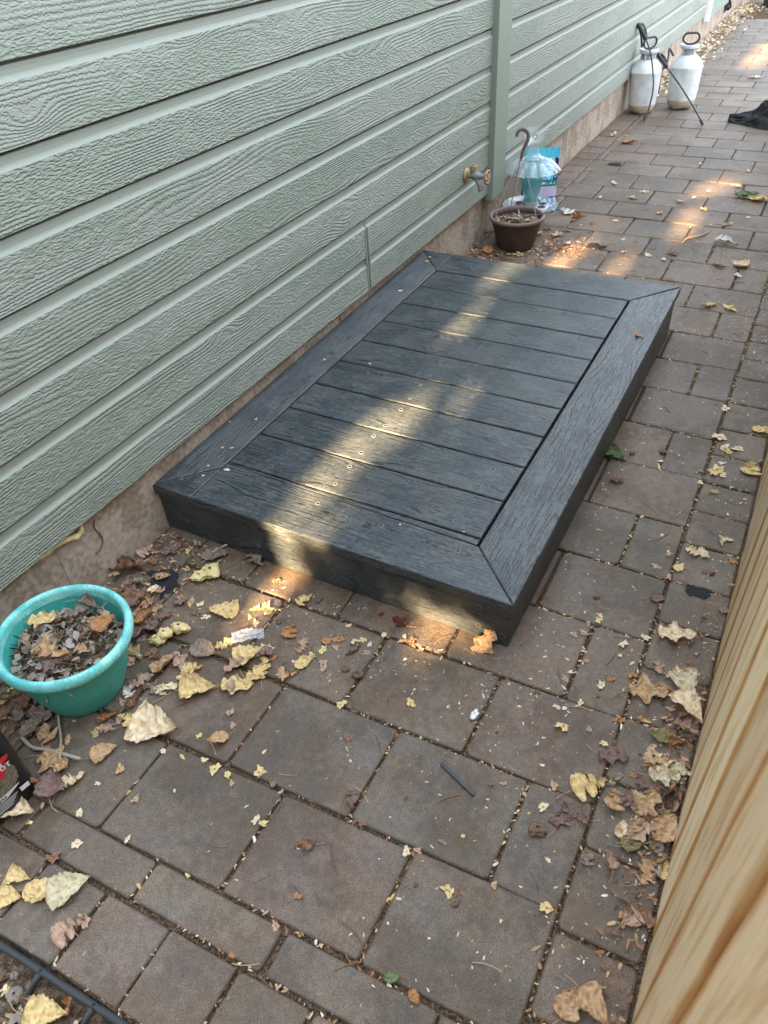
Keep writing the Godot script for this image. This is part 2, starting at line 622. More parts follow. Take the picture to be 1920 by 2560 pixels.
	M.print_white = mat(lin(0.75, 0.75, 0.73), 0.5)
	M.print_black = mat(lin(0.02, 0.02, 0.02), 0.5)
	var gp := mat(Color.WHITE, 0.5)
	gp.albedo_texture = blotch(111, lin(0.10, 0.085, 0.06), lin(0.27, 0.24, 0.18), 0.12, 0.9, 128)
	M.gravel_print = triplanar(gp, 12.0)
	M.green_print = mat(lin(0.045, 0.10, 0.04), 0.5)
	var fm2 := mat(Color.WHITE, 0.85, 0.3)
	fm2.albedo_texture = blotch(113, lin(0.62, 0.47, 0.20), lin(0.72, 0.60, 0.33), 0.02, 0.12)
	M.foam = bump(triplanar(fm2, 5.0), lump, 0.15)
	M.edging = mat(lin(0.035, 0.038, 0.040), 0.6, 0.4)
	var br := mat(lin(0.40, 0.28, 0.15), 0.5)
	br.metallic = 0.35
	M.brass = br
	M.zinc = mat(lin(0.20, 0.195, 0.18), 0.55)
	M.valve = mat(lin(0.42, 0.25, 0.17), 0.6)
	var gl := mat(Color(0.93, 0.96, 0.96, 0.12), 0.06, 0.5)
	gl.transparency = BaseMaterial3D.TRANSPARENCY_ALPHA
	M.glass = gl
	var sg := mat(Color(0.90, 0.95, 0.95, 0.20), 0.10, 0.6)
	sg.transparency = BaseMaterial3D.TRANSPARENCY_ALPHA
	M.milky_glass = sg
	var tg := mat(lin(0.10, 0.42, 0.44, 0.62), 0.08, 0.5)
	tg.transparency = BaseMaterial3D.TRANSPARENCY_ALPHA
	M.teal_glass = tg
	var fl := mat(Color(0.9, 0.9, 0.92, 0.30), 0.12, 0.5)
	fl.transparency = BaseMaterial3D.TRANSPARENCY_ALPHA
	M.film = fl
	M.plate = mat(lin(0.42, 0.43, 0.44), 0.45)
	M.hedge = mat(lin(0.05, 0.085, 0.03), 0.7, 0.3)
	M.bark = mat(lin(0.12, 0.09, 0.065), 0.9)
	var fil := mat(lin(0.16, 0.11, 0.075), 0.95, 0.2)
	M.filling = bump(triplanar(fil, 6.0), lump, 0.6)
	M.stone = bump(mat(lin(0.21, 0.175, 0.145), 0.9), lump, 0.1)

# ---------------------------------------------------------------- setting

func build_ground() -> void:
	# soil under everything, lumpy where it is seen in front of the paving
	var m := MB.new()
	var nz := noise(7, 1.0, 4)
	var pts := []
	var uv := []
	for i in 41:
		var row := []
		var ur := []
		for j in 61:
			var d := -2.2 + 1.36 * i / 40.0
			var x := -0.4 + 2.2 * j / 60.0
			row.append(P(x, -0.034 + 0.016 * nz.get_noise_2d(x * 14.0, d * 14.0), d))
			ur.append(Vector2(x, d))
		pts.append(row); uv.append(ur)
	m.grid(pts, uv, [], false, Vector3.UP)
	structure("soil", m.mesh(), M.soil)
	var g := MB.new()
	g.box(P(-30, -0.3, -30) + Vector3(0, 0, -60), P(30, -0.075, -30))
	structure("ground", g.mesh(), M.soil)
	var j := MB.new()
	j.quad(P(0.02, -0.0085, -0.93), P(1.43, -0.0085, -0.93), P(1.43, -0.0085, 10.6), P(0.02, -0.0085, 10.6), Vector3.UP, Vector3.UP, Vector3.UP, Vector3.UP)
	structure("joint_fill", j.mesh(), M.joint)

func paver(root: Node3D, x0: float, x1: float, d0: float, d1: float, sk := 0.0) -> void:
	if x1 - x0 < 0.02 or d1 - d0 < 0.02:
		return
	var gp := rng.randf_range(0.0015, 0.0032)
	x0 += gp; x1 -= gp; d0 += gp; d1 -= gp
	if x0 > 0.03 and x1 < 1.0 and d0 > 0.03 and d1 < 1.58:
		return # under the step: never seen
	var c := rng.randf_range(0.004, 0.009)
	var q := PackedVector2Array()
	var s := sk
	for k in [[x0 + c, d0], [x1 - c, d0], [x1, d0 + c], [x1, d1 - c], [x1 - c, d1], [x0 + c, d1], [x0, d1 - c], [x0, d0 + c]]:
		q.append(Vector2(k[0], -(k[1] + s * (k[0] - 0.9))))
	var m := MB.new()
	var ctr := Vector3((x0 + x1) * 0.5, 0, -(d0 + d1) * 0.5)
	for i in q.size():
		q[i] -= Vector2(ctr.x, ctr.z)
	m.slab(q, -0.06, rng.randf_range(-0.0015, 0.0015), rng.randf_range(0.005, 0.008), 3, Vector2(1, 0), Vector2.ONE, Vector2.ZERO, Vector2(rng.randf_range(-0.007, 0.007), rng.randf_range(-0.007, 0.007)), false, 0.0016, rng.randi())
	var o := part("paver", m.mesh(), M["paver_%d" % rng.randi_range(0, 7)], root)
	o.position = ctr
	joints.append([x0, x1, d0, d1])

var joints := []
var row_lines := []

func build_paving() -> void:
	rng.seed = 101
	var root := Node3D.new()
	root.name = numbered("pavement")
	root.set_meta("kind", "structure")
	add_child(root, true)
	var b := [-0.705, -0.500, -0.287, -0.078, 0.149, 0.360, 0.572, 0.792, 1.007, 1.230, 1.442, 1.660, 1.878, 2.095, 2.330, 2.553, 2.785, 3.000, 3.226, 3.463, 3.690]
	while b.size() < 47:
		b.append(b[-1] + 0.2125)
	row_lines = b
	for n in b.size() - 1:
		var sk := clampf(0.045 - 0.05 * (b[n] + 0.7), 0.0, 0.045)
		var x := 0.478 - 0.2735 * 2 + (0.137 if n % 2 == 1 else 0.0)
		if n >= 15:
			x += 0.0
		while x < 1.28:
			var xe := x + 0.2735
			var lo := maxf(x, 0.162)
			var hi := minf(xe, 1.283)
			if hi - lo > 0.05:
				if hi > 1.2 and 1.283 - hi < 0.05:
					hi = 1.283
				paver(root, lo, hi, b[n], b[n + 1], sk)
			elif hi - lo > 0.02 and lo < 0.2:
				paver(root, lo, hi, b[n], b[n + 1], sk)
			x = xe
	# narrow course along the house
	var d := -0.705
	while d < 9.8:
		paver(root, 0.032, 0.162, d, d + 0.137)
		d += 0.137
	# narrow course along the fence
	var e := [-0.645, -0.508, -0.355, -0.213, -0.062, 0.080, 0.223, 0.362, 0.512, 0.650, 0.786, 0.928, 1.072, 1.233, 1.40]
	while e[-1] < 9.8:
		e.append(e[-1] + 0.139)
	for k in e.size() - 1:
		paver(root, 1.283, 1.424, e[k], e[k + 1])
	# border in front: a slim course and a course of squares
	for x in [-0.195, 0.078, 0.352, 0.620, 0.897, 1.165]:
		paver(root, maxf(x, 0.032), minf(x + 0.272, 1.283), -0.785, -0.708, 0.03)
	for k in 11:
		var x := 0.442 + (k - 3) * 0.138
		paver(root, maxf(x, 0.032), x + 0.138, -0.923, -0.789, 0.03)

func build_house() -> void:
	rng.seed = 202
	var h := thing("house_wall", "sage green lap siding house wall on a concrete foundation", "house wall")
	var X := 0.055
	var core := MB.new()
	core.box(P(-0.2, 0.215, 10.6), P(0.034, 3.0, -0.86))
	part("sheathing", core.mesh(), M.sheathing, h)
	var y0 := 0.2189
	var k := 0
	while y0 < 2.85:
		var y1 := y0 + (0.1175 if k == 0 else 0.1297)
		var runs := [[-0.86, 2.245], [2.392, 7.62]]
		if k < 2:
			runs = [[-0.86, 1.138], [1.142, 2.245], [2.392, 7.62]]
		for r in runs:
			var wob := rng.randf_range(-0.0008, 0.0008)
			var prof := [Vector2(X - 0.020, y0 + 0.001), Vector2(X - 0.001, y0), Vector2(X, y0 + 0.001), Vector2(X, y1 - 0.031)]
			var cov := [Vector2(X, y1 - 0.031), Vector2(X - 0.0030, y1 - 0.0285), Vector2(X - 0.0058, y1 - 0.0255), Vector2(X - 0.0070, y1 - 0.022), Vector2(X - 0.0068, y1 - 0.014), Vector2(X - 0.0056, y1 - 0.0075), Vector2(X - 0.009, y1 - 0.0065), Vector2(X - 0.020, y1 - 0.0062), Vector2(X - 0.020, y1 + 0.006)]
			var uo := rng.randf() * 2.0
			var strip: int = rng.randi_range(0, 5)
			var flip := rng.randf() < 0.5
			var am := ArrayMesh.new()
			# faces first, then the smooth cove above them
			_siding_face(prof, r, uo, strip, flip, y1, wob).into(am)
			_siding_face(cov, r, uo, strip, flip, y1, wob).into(am)
			var o := part("siding_board", am, null, h)
			o.set_surface_override_material(0, M["siding_%d" % rng.randi_range(0, 2)])
			o.set_surface_override_material(1, M.cove)
		y0 = y1
		k += 1
	# the patched seam across the two lowest boards
	for z in [1.128, 1.146]:
		var m := MB.new()
		m.box(P(X - 0.004, 0.222, z + 0.005), P(X + 0.0022, 0.432, z))
		part("seam_cover", m.mesh(), M.cove, h)
	var cn := MB.new()
	cn.box(P(-0.21, 0.205, -0.86), P(X + 0.012, 2.95, -0.965))
	part("corner_board", cn.mesh(), M.trim, h)
	# upright batten
	var bb := MB.new()
	var q := PackedVector2Array([Vector2(X - 0.02, -2.245), Vector2(X + 0.024, -2.245), Vector2(X + 0.024, -2.392), Vector2(X - 0.02, -2.392)])
	bb.slab(q, 0.194, 2.85, 0.003, 2, Vector2(1, 0), Vector2(1.6, 0.6), Vector2.ZERO, Vector2.ZERO, true)
	part("batten", bb.mesh(), M.trim, h)
	# far end: white trim and upright boards
	var wt := MB.new()
	wt.box(P(X - 0.02, 0.168, 7.80), P(X + 0.022, 2.85, 7.70))
	part("white_trim_strip", wt.mesh(), M.white_trim, h)
	for i in 14:
		var vb := MB.new()
		var a := 7.802 + i * 0.205
		vb.box(P(X - 0.03, 0.165, a + 0.196), P(X - 0.004, 2.85, a))
		part("upright_board", vb.mesh(), M.panel, h)
	# foundation panels with seams
	for i in range(1, 11):
		var a := -2.88 + i * 1.2825
		var fm2 := MB.new()
		fm2.box(P(-0.10, -0.12, a + 1.2785), P(0.027, 0.226, maxf(a + 0.004, -0.95)))
		part("foundation_panel", fm2.mesh(), M.foundation, h)
		var sm := MB.new()
		sm.box(P(-0.06, -0.12, a + 0.0038), P(0.0225 if i != 2 else 0.0285, 0.224, a - 0.0038))
		if i > 1: part("foundation_seam", sm.mesh(), M.foundation, h)
	# crawl-space vent far along the foundation, its shade a near-black block
	var ve := MB.new()
	ve.box(P(0.0, 0.075, 9.35), P(0.031, 0.20, 9.02))
	part("vent_shade", ve.mesh(), M.dark, h)
	var pp := MB.new()
	pp.tube(smooth([P(0.03, 0.19, 9.06), P(0.06, 0.18, 9.10), P(0.075, 0.12, 9.12), P(0.05, 0.09, 9.14)]), 0.011, 7)
	part("vent_pipe", pp.mesh(), M.black, h)

func _siding_face(prof: Array, r: Array, uo: float, strip: int, flip: bool, y1: float, wob: float) -> MB:
	var f := MB.new()
	for i in prof.size() - 1:
		var a: Vector2 = prof[i]
		var e: Vector2 = prof[i + 1]
		var nn := Vector3((e - a).y, -(e - a).x, 0).normalized()
		var va := (0.004 + (y1 - a.y)) / 0.84
		var ve := (0.004 + (y1 - e.y)) / 0.84
		if flip:
			va = 0.139 / 0.84 - va
			ve = 0.139 / 0.84 - ve
		va += strip * 0.14 / 0.84
		ve += strip * 0.14 / 0.84
		f.quad(P(a.x + wob, a.y, r[0]), P(a.x + wob, a.y, r[1]), P(e.x + wob, e.y, r[1]), P(e.x + wob, e.y, r[0]), nn, nn, nn, nn,
			Vector2(r[0] / 2.4 + uo, va), Vector2(r[1] / 2.4 + uo, va), Vector2(r[1] / 2.4 + uo, ve), Vector2(r[0] / 2.4 + uo, ve))
	return f

func build_fence() -> void:
	rng.seed = 303
	var f := thing("picket_fence", "weathered tan board fence along the right side of the path", "fence")
	var x := 1.425
	for k in 43:
		var d := -0.455 - 0.1425 * 11 + k * 0.1425
		var m := MB.new()
		var hgt := 1.50 + rng.randf_range(-0.006, 0.006)
		# outline in (along, up), dog-eared at the top; extruded across the fence
		m.xf = Transform3D(Basis(Vector3(0, 0, -1), Vector3(-1, 0, 0), Vector3(0, 1, 0)), Vector3(x + 0.018, 0, 0))
		var a := d + 0.0034
		var b := d + 0.1425 - 0.0034
		var q := PackedVector2Array([Vector2(a, -0.03), Vector2(b, -0.03), Vector2(b, hgt - 0.03), Vector2(b - 0.03, hgt), Vector2(a + 0.03, hgt), Vector2(a, hgt - 0.03)])
		var off := rng.randf_range(-0.0015, 0.0015)
		m.slab(q, 0.0, 0.018 + off, 0.005, 3, Vector2(0, 1), Vector2(0.62, 1.6667), Vector2(rng.randf(), fposmod(a * 1.6667 + rng.randi_range(1, 4) * 0.25 - 0.012, 1.0)), Vector2.ZERO, true)
		part("picket", m.mesh(), M["fence_%d" % rng.randi_range(0, 2)], f)
	for y in [0.25, 1.2]:
		var r := MB.new()
		r.box(P(x + 0.019, y, 4.08), P(x + 0.057, y + 0.09, -2.0))
		part("rail", r.mesh(), M.fence_1, f)

# ground spots that the low sun reaches, as [x, d, half width, half length, lean, share of leaves left in the gap]; seen along the sun's rays these are gaps carved into the added hedge
var gaps := [
	[0.437, 0.06, 0.036, 0.28, 0.0], [0.455, 0.46, 0.048, 0.20, 0.06], [0.487, 0.80, 0.076, 0.23, 0.12], [0.530, 0.99, 0.046, 0.09, 0.2], [0.565, 0.36, 0.016, 0.16, 0.0],
	[0.640, 1.12, 0.022, 0.17, 0.0], [0.455, 1.50, 0.042, 0.13, 0.05], [0.435, 1.93, 0.040, 0.16, 0.03], [0.480, 2.26, 0.042, 0.17, 0.2],
	[0.865, 2.78, 0.050, 0.20, 0.0], [0.845, 3.30, 0.060, 0.10, 0.3], [0.93, 3.46, 0.060, 0.12, 0.2], [0.50, 2.66, 0.022, 0.05, 0.0], [0.70, 2.22, 0.035, 0.10, 0.0],
	[0.66, 7.2, 0.10, 0.62, 0.05], [0.25, 8.2, 0.10, 0.9, 0.0], [0.84, 0.05, 0.115, 0.085, 0.0, 0.10], [0.76, 0.16, 0.05, 0.05, 0.2, 0.14], [0.66, 0.22, 0.04, 0.07, 0.1, 0.20],
]

func build_added_hedge() -> void:
	# unseen hedge added behind the viewer to block the sun, carved for its patches
	rng.seed = 404
	var h := thing("added_hedge", "added tall green hedge behind the viewer, unseen, shaped to shade the path", "hedge", P(0.4, 0, -5.4))
	for k in 9:
		var t := MB.new()
		var bx := -4.0 + k * 1.0
		t.tube(smooth([Vector3(bx, -0.1, 0), Vector3(bx + 0.05, 1.5, 0.05), Vector3(bx - 0.05, 3.4, -0.05), Vector3(bx + 0.04, 5.6, 0)], 5), [0.05, 0.05, 0.048, 0.046, 0.044, 0.042, 0.04, 0.037, 0.034, 0.03, 0.027, 0.024, 0.02, 0.017, 0.013, 0.008], 7)
		if absf(bx) > 0.6:
			part("stem", t.mesh(), M.bark, h)
	var leaf := MB.new()
	var o := [Vector3(-0.06, 0, 0), Vector3(-0.02, 0.004, 0.028), Vector3(0.025, 0.004, 0.026), Vector3(0.065, -0.004, 0), Vector3(0.025, 0.004, -0.026), Vector3(-0.02, 0.004, -0.028)]
	for i in range(1, 5):
		leaf.tri(o[0], o[i], o[i + 1], Vector3.UP, Vector3.UP, Vector3.UP)
	var xs := []
	var cs := []
	var t := -SUN_DIR.y
	var nz := noise(405, 1.0, 2)
	while xs.size() < 140000:
		var x := rng.randf_range(-4.4, 4.4)
		if absf(x) > 2.0 and rng.randf() < 0.55:
			continue
		var y := rng.randf_range(0.0, 6.1)
		var z := rng.randf_range(-0.5, 0.5) * (1.0 + 0.5 * nz.get_noise_2d(x * 1.3, y * 1.3))
		if y > 5.75 + 0.5 * nz.get_noise_2d(x * 2.0, 9.0):
			continue
		var wp := P(0.4, 0, -5.4) + Vector3(x, y, z)
		var dg := -wp.z + wp.y / t
		var xg := wp.x + SUN_DIR.x * wp.y / t
		var skip := false
		for g in gaps:
			var u: float = (dg - g[1]) / (g[3] + 0.05)
			var w: float = (xg - g[0] - g[4] * (dg - g[1])) / (g[2] + 0.016)
			if absf(u) < 1.0 and absf(w) < 1.0 and u * u * u * u + w * w * w * w < 1.0:
				skip = g.size() < 6 or rng.randf() > g[5]
				break
		if skip:
			continue
		var bs := Basis.from_euler(Vector3(rng.randf_range(-1.2, 1.2), rng.randf() * TAU, rng.randf_range(-1.2, 1.2))).scaled(Vector3.ONE * rng.randf_range(0.75, 1.2))
		xs.append(Transform3D(bs, Vector3(x, y, z)))
		var c := rng.randf_range(0.7, 1.3)
		cs.append(Color(c, c, c))
	stuff("foliage", leaf.mesh(), M.hedge, xs, cs, h)

# ---------------------------------------------------------------- the step

func screw_mesh() -> ArrayMesh:
	var am := ArrayMesh.new()
	var a := MB.new()
	a.lathe([Vector2(0.0060, 0.0001), Vector2(0.0054, 0.0008), Vector2(0.0046, 0.0008), Vector2(0.0042, 0.0002)], 12)
	a.into(am)
	var b := MB.new()
	b.disc(0.0046, 0.00035, 12)
	b.into(am)
	am.surface_set_material(0, M.screw_rim)
	am.surface_set_material(1, M.screw)
	return am

func put_screw(sm: Mesh, parent: Node3D, at: Vector3, front := false) -> void:
	var o := part("screw", sm, null, parent)
	o.position = at
	if front:
		o.rotation.x = PI / 2
	else:
		o.rotation.y = rng.randf() * TAU
	var s := rng.randf_range(0.85, 1.15)
	o.scale = Vector3(s, 1, s)

func build_step() -> void:
	rng.seed = 505
	var root := thing("deck_step", "low dark grey composite deck platform against the house wall", "deck platform", Vector3(0.0189, 0, 0))
	root.rotation = Vector3(atan(0.0212), -0.0063, 0)
	var W := 0.9995
	var H := 0.1526
	var wf := 0.1352
	var L := 0.1607 + 9 * 0.1445 + 0.1618
	var us := Vector2(1.0 / 1.2, 1.0 / 0.30)
	var sm := screw_mesh()
	var v2 := func(a: Array) -> PackedVector2Array:
		var q := PackedVector2Array()
		for e in a:
			q.append(Vector2(e[0], -e[1]))
		return q
	var bd := func(called: String, a: Array, mt: Material, g: Vector2, r := 0.004, drop := 0.0) -> MeshInstance3D:
		var m := MB.new()
		var q: PackedVector2Array = v2.call(a)
		var across := 0.0
		m.slab(q, H - 0.025 - drop, H - drop, r, 3, g, us, Vector2(rng.randf(), (0.5 if rng.randf() < 0.5 else 0.0) - (across)), Vector2.ZERO, true)
		return part(called, m.mesh(), mt, root)
	var e := 0.0009
	# picture frame; each corner piece on the house side is a separate small triangle
	var lf: MeshInstance3D = bd.call("frame_board", [[0.010, 0.010 + e], [wf - 0.0015, wf + e], [wf - 0.0015, L - 0.1605 - e], [0.004, L - 0.004 - e]], M.deck_3, Vector2(0, 1), 0.0025)
	for s in [[0.033, 0.175], [0.106, 0.170], [0.102, 0.494], [0.033, 0.584], [0.044, 0.935], [0.102, 0.943], [0.04, 1.44], [0.10, 1.43]]:
		put_screw(sm, lf, P(s[0], H, s[1]))
	var t1: MeshInstance3D = bd.call("corner_piece", [[0.010, 0.0], [wf - 0.0012, 0.0], [wf - 0.0012, wf - 0.002 - e], [0.010, 0.010 - e]], M.deck_0, Vector2(1, 0), 0.003, 0.0006)
	for s in [[0.063, 0.050], [0.108, 0.062]]:
		put_screw(sm, t1, P(s[0], H - 0.0006, s[1]))
	bd.call("corner_piece", [[0.004, L], [wf - 0.0012, L], [wf - 0.0012, L - 0.158 + e], [0.004, L - 0.004 + e]], M.deck_2, Vector2(1, 0), 0.003, 0.0006)
	var fb: MeshInstance3D = bd.call("frame_board", [[wf + 0.0005, 0.0], [W - 0.0004, 0.0], [W - wf, wf + 0.0002], [wf + 0.0005, 0.1545]], M.deck_1, Vector2(1, 0), 0.0045)
	for s in [[0.280, 0.120], [0.449, 0.112], [0.63, 0.105], [0.829, 0.102]]:
		put_screw(sm, fb, P(s[0], H, s[1]))
	var st: MeshInstance3D = bd.call("filler_strip", [[wf + 0.0025, 0.1552], [W - wf - 0.005, 0.1378], [W - wf - 0.005, 0.1565], [wf + 0.0025, 0.1590]], M.deck_2, Vector2(1, 0), 0.0015, 0.001)
	var rb: MeshInstance3D = bd.call("frame_board", [[W, 0.0002], [W, L - 0.003], [W - wf + 0.001, L - 0.1625], [W - wf + 0.001, wf + 0.0004]], M.deck_3, Vector2(0, 1), 0.0045)
	for s in [[0.891, 1.475], [0.959, 1.468], [0.891, 0.639], [0.901, 0.163], [0.961, 0.102], [0.896, 1.125]]:
		put_screw(sm, rb, P(s[0], H, s[1]))
	var kb: MeshInstance3D = bd.call("frame_board", [[wf + 0.0005, L], [W - 0.003, L], [W - wf, L - 0.1592], [wf + 0.0005, L - 0.1592]], M.deck_0, Vector2(1, 0), 0.0045)
	for x in [0.26, 0.444, 0.787]:
		put_screw(sm, kb, P(x, H, L - 0.105))
	for i in 9:
		var d0 := 0.1607 + i * 0.1445 + 0.0028
		var d1 := d0 + 0.1390
		var pl: MeshInstance3D = bd.call("plank", [[wf + 0.0022, d0], [W - wf - 0.0048, d0], [W - wf - 0.0048, d1], [wf + 0.0022, d1]], M["deck_%d" % rng.randi_range(0, 2)], Vector2(1, 0), 0.0048, rng.randf_range(0.0, 0.0012))
		for x in [0.258, 0.444, 0.612, 0.787]:
			for f in [0.027, 0.108]:
				put_screw(sm, pl, P(x + rng.randf_range(-0.006, 0.006), H - 0.0004, d0 + f + rng.randf_range(-0.006, 0.006)))
	# fascia boards stand under the overhang; they follow the ground
	var ff := MB.new()
	ff.xf = Transform3D(Basis(Vector3(1, 0, 0), Vector3(0, 0, 1), Vector3(0, -1, 0)), Vector3(0, 0, -0.026))
	ff.slab(PackedVector2Array([Vector2(0.011, -H + 0.0255), Vector2(W - 0.009, -H + 0.0255), Vector2(W - 0.009, -0.002), Vector2(0.011, -0.002)]), 0.0, 0.018, 0.002, 2, Vector2(1, 0), us, Vector2(0.3, 0.02), Vector2.ZERO, true)
	var fa := part("fascia_board", ff.mesh(), M.deck_2, root)
	for s in [[0.090, 0.108], [0.086, 0.047], [0.320, 0.108], [0.32, 0.047], [0.547, 0.107], [0.543, 0.048], [0.921, 0.102], [0.920, 0.042], [0.977, 0.101], [0.976, 0.034]]:
		put_screw(sm, fa, Vector3(s[0], s[1], -0.008), true)
	var rf := MB.new()
	rf.xf = Transform3D(Basis(Vector3(0, 0, -1), Vector3(1, 0, 0), Vector3(0, -1, 0)), Vector3(W - 0.028, 0, 0))
	rf.slab(PackedVector2Array([Vector2(0.0265, -H + 0.0255), Vector2(L - 0.01, -H + 0.0255), Vector2(L - 0.01, 0.0325), Vector2(0.0265, -0.0015)]), 0.0, 0.018, 0.002, 2, Vector2(1, 0), us, Vector2(0.1, 0.5), Vector2.ZERO, true)
	part("fascia_board", rf.mesh(), M.deck_0, root)
	var kf := MB.new()
	kf.box(P(0.011, -0.031, L - 0.008), P(W - 0.03, H - 0.0255, L - 0.026))
	part("fascia_board", kf.mesh(), M.deck_0, root)
	for x in [0.045, 0.258, 0.444, 0.612, 0.787, 0.93]:
		var jm := MB.new()
		jm.box(P(x - 0.019, 0.03, L - 0.03), P(x + 0.019, H - 0.0265, 0.03))
		part("joist", jm.mesh(), M.joist, root)

# ---------------------------------------------------------------- leaves

func leaf_blade(sd: int, form: int, curl: float, bend: float, torn: float) -> ArrayMesh:
	var r := RandomNumberGenerator.new()
	r.seed = sd
	var nz := noise(sd, 1.0, 3)
	var NU := 30
	var NV := 12
	var pts := []
	var cols := []
	for i in NU + 1:
		var s := float(i) / NU
		var row := []
		var cr := []
		for j in NV + 1:
			var v := -1.0 + 2.0 * j / NV
			var w := 0.0
			match form:
				0: w = 0.46 * (1.0 - exp(-s * 15.0)) * pow(maxf(1.0 - pow(s, 1.55), 0.0), 0.95)
				1: w = 0.34 * pow(sin(PI * pow(s, 0.78)), 0.75)
				2: w = 0.47 * pow(sin(PI * pow(s, 0.70)), 0.7) * (0.72 + 0.28 * cos((s - 0.42) * TAU * 2.4))
			var sgn := 1.0 if v > 0.0 else -1.0
			w *= 1.0 + 0.13 * (0.5 - fposmod(s * 9.0 + 0.15 * sgn, 1.0)) + 0.22 * nz.get_noise_2d(s * 3.0, 5.0 * sgn)
			if torn > 0.0:
				var tr := nz.get_noise_2d(s * 2.6 + 20.0, 9.0 * sgn) + 0.35 * nz.get_noise_2d(s * 11.0, 17.0 * sgn)
				w *= clampf(1.0 - torn * maxf(0.0, tr * 3.0), 0.14, 1.0)
			var vv := absf(v)
			var cc := curl * (1.0 + 0.5 * nz.get_noise_2d(s * 2.0, sgn * 3.0))
			var ang := cc * v * (0.6 + s)
			var z := w * v
			var y := 0.0
			if absf(cc) > 0.01:
				z = w * sin(ang) / (cc * (0.6 + s))
				y = w * (1.0 - cos(ang)) / (cc * (0.6 + s))
			var veins := absf(fposmod((s - 0.42 * vv) * 5.5, 1.0) - 0.5) * 2.0
			y += 0.020 * veins * (0.3 + vv) - 0.012 * exp(-vv * vv * 40.0)
			y += 0.085 * nz.get_noise_2d(s * 3.2, v * 1.7 + 4.0) + 0.034 * nz.get_noise_2d(s * 9.0, v * 5.0)
			var x := s - 0.45
			var ba := bend * (s - 0.3)
			y += x * sin(ba) * 0.6
			x *= cos(ba * 0.7)
			row.append(Vector3(x, y, z))
			var k := 0.92 + 0.36 * nz.get_noise_2d(s * 4.0 + 40.0, v * 2.5) + 0.2 * nz.get_noise_2d(s * 14.0, v * 9.0 + 80.0)
			var vein := maxf(exp(-vv * vv * 90.0), smoothstep(0.9, 1.0, veins) * 0.6)
			var br := smoothstep(0.22, 0.42, nz.get_noise_2d(s * 5.0 + 60.0, v * 4.0) + 0.16 * vv)
			var c := Color(k, k, k).lerp(Color(0.80, 0.66, 0.52), vein * 0.7).lerp(Color(0.46, 0.33, 0.25), br * 0.75)
			cr.append(c)
		pts.append(row); cols.append(cr)
	var lo := 9.0
	for a in pts:
		for p in a:
			lo = minf(lo, p.y)
	for a in pts:
		for i in a.size():
			a[i].y -= lo - 0.012
	var m := MB.new()
	m.grid(pts, [], cols, false, Vector3.UP)
	return m.mesh()

func leaf_bit(sd: int) -> ArrayMesh:
	var nz := noise(sd, 1.0, 3)
	var pts := []
	var cols := []
	for i in 5:
		var t := i / 4.0
		var row := []
		var cr := []
		for j in 22:
			var a := TAU * j / 22.0
			var r := 0.40 * (1.0 + 0.75 * nz.get_noise_2d(cos(a) * 1.1 + 3.0, sin(a) * 1.1) + 0.55 * nz.get_noise_2d(cos(a) * 4.0, sin(a) * 4.0 + 7.0))
			r = maxf(r, 0.10) * t
			var p := Vector3(r * cos(a) * 1.25, 0, r * sin(a) * 0.8)
			p.y = 0.16 * nz.get_noise_2d(p.x * 2.4, p.z * 2.4 + 30.0) + 0.06 * nz.get_noise_2d(p.x * 8.0, p.z * 8.0) + 0.12 * t * t * nz.get_noise_2d(a, 50.0)
			row.append(p)
			var k := 0.95 + 0.35 * nz.get_noise_2d(p.x * 6.0 + 9.0, p.z * 6.0)
			cr.append(Color(k, k, k).lerp(Color(0.55, 0.42, 0.30), smoothstep(0.25, 0.5, nz.get_noise_2d(p.x * 5.0, p.z * 5.0 + 70.0)) * 0.6))
		pts.append(row); cols.append(cr)
	var lo := 9.0
	for a in pts:
		for p in a:
			lo = minf(lo, p.y)
	for a in pts:
		for i in a.size():
			a[i].y -= lo - 0.01
	var m := MB.new()
	m.grid(pts, [], cols, true, Vector3.UP)
	return m.mesh()

func make_leaf_kinds() -> void:
	leaf_kinds = {"heart": [], "oval": [], "lobed": [], "torn": [], "curl": [], "bit": []}
	for k in 5:
		leaf_kinds.heart.append(leaf_blade(600 + k, 0, 0.35 + 0.15 * k, 0.5 - 0.2 * k, 0.0))
		leaf_kinds.torn.append(leaf_blade(640 + k, k % 2, 0.3 + 0.1 * k, 0.4 - 0.2 * k, 1.0))
		leaf_kinds.curl.append(leaf_blade(660 + k, k % 3, 1.5 + 0.25 * k, 1.1 - 0.3 * k, 0.25))
	for k in 3:
		leaf_kinds.oval.append(leaf_blade(680 + k, 1, 0.5, 0.5, 0.0))
		leaf_kinds.lobed.append(leaf_blade(690 + k, 2, 0.4, 0.3, 0.2))
	for k in 10:
		leaf_kinds.bit.append(leaf_bit(700 + k))
	for k in 3:
		var m := MB.new()
		var b: float = [0.12, -0.15, 0.05][k]
		m.tube(smooth([Vector3(-0.43, 0.03, 0), Vector3(-0.56, 0.045, b * 0.4), Vector3(-0.72, 0.025, b), Vector3(-0.88, 0.012, b * 2.2)], 4), 0.009, 5)
		stalks.append(m.mesh())

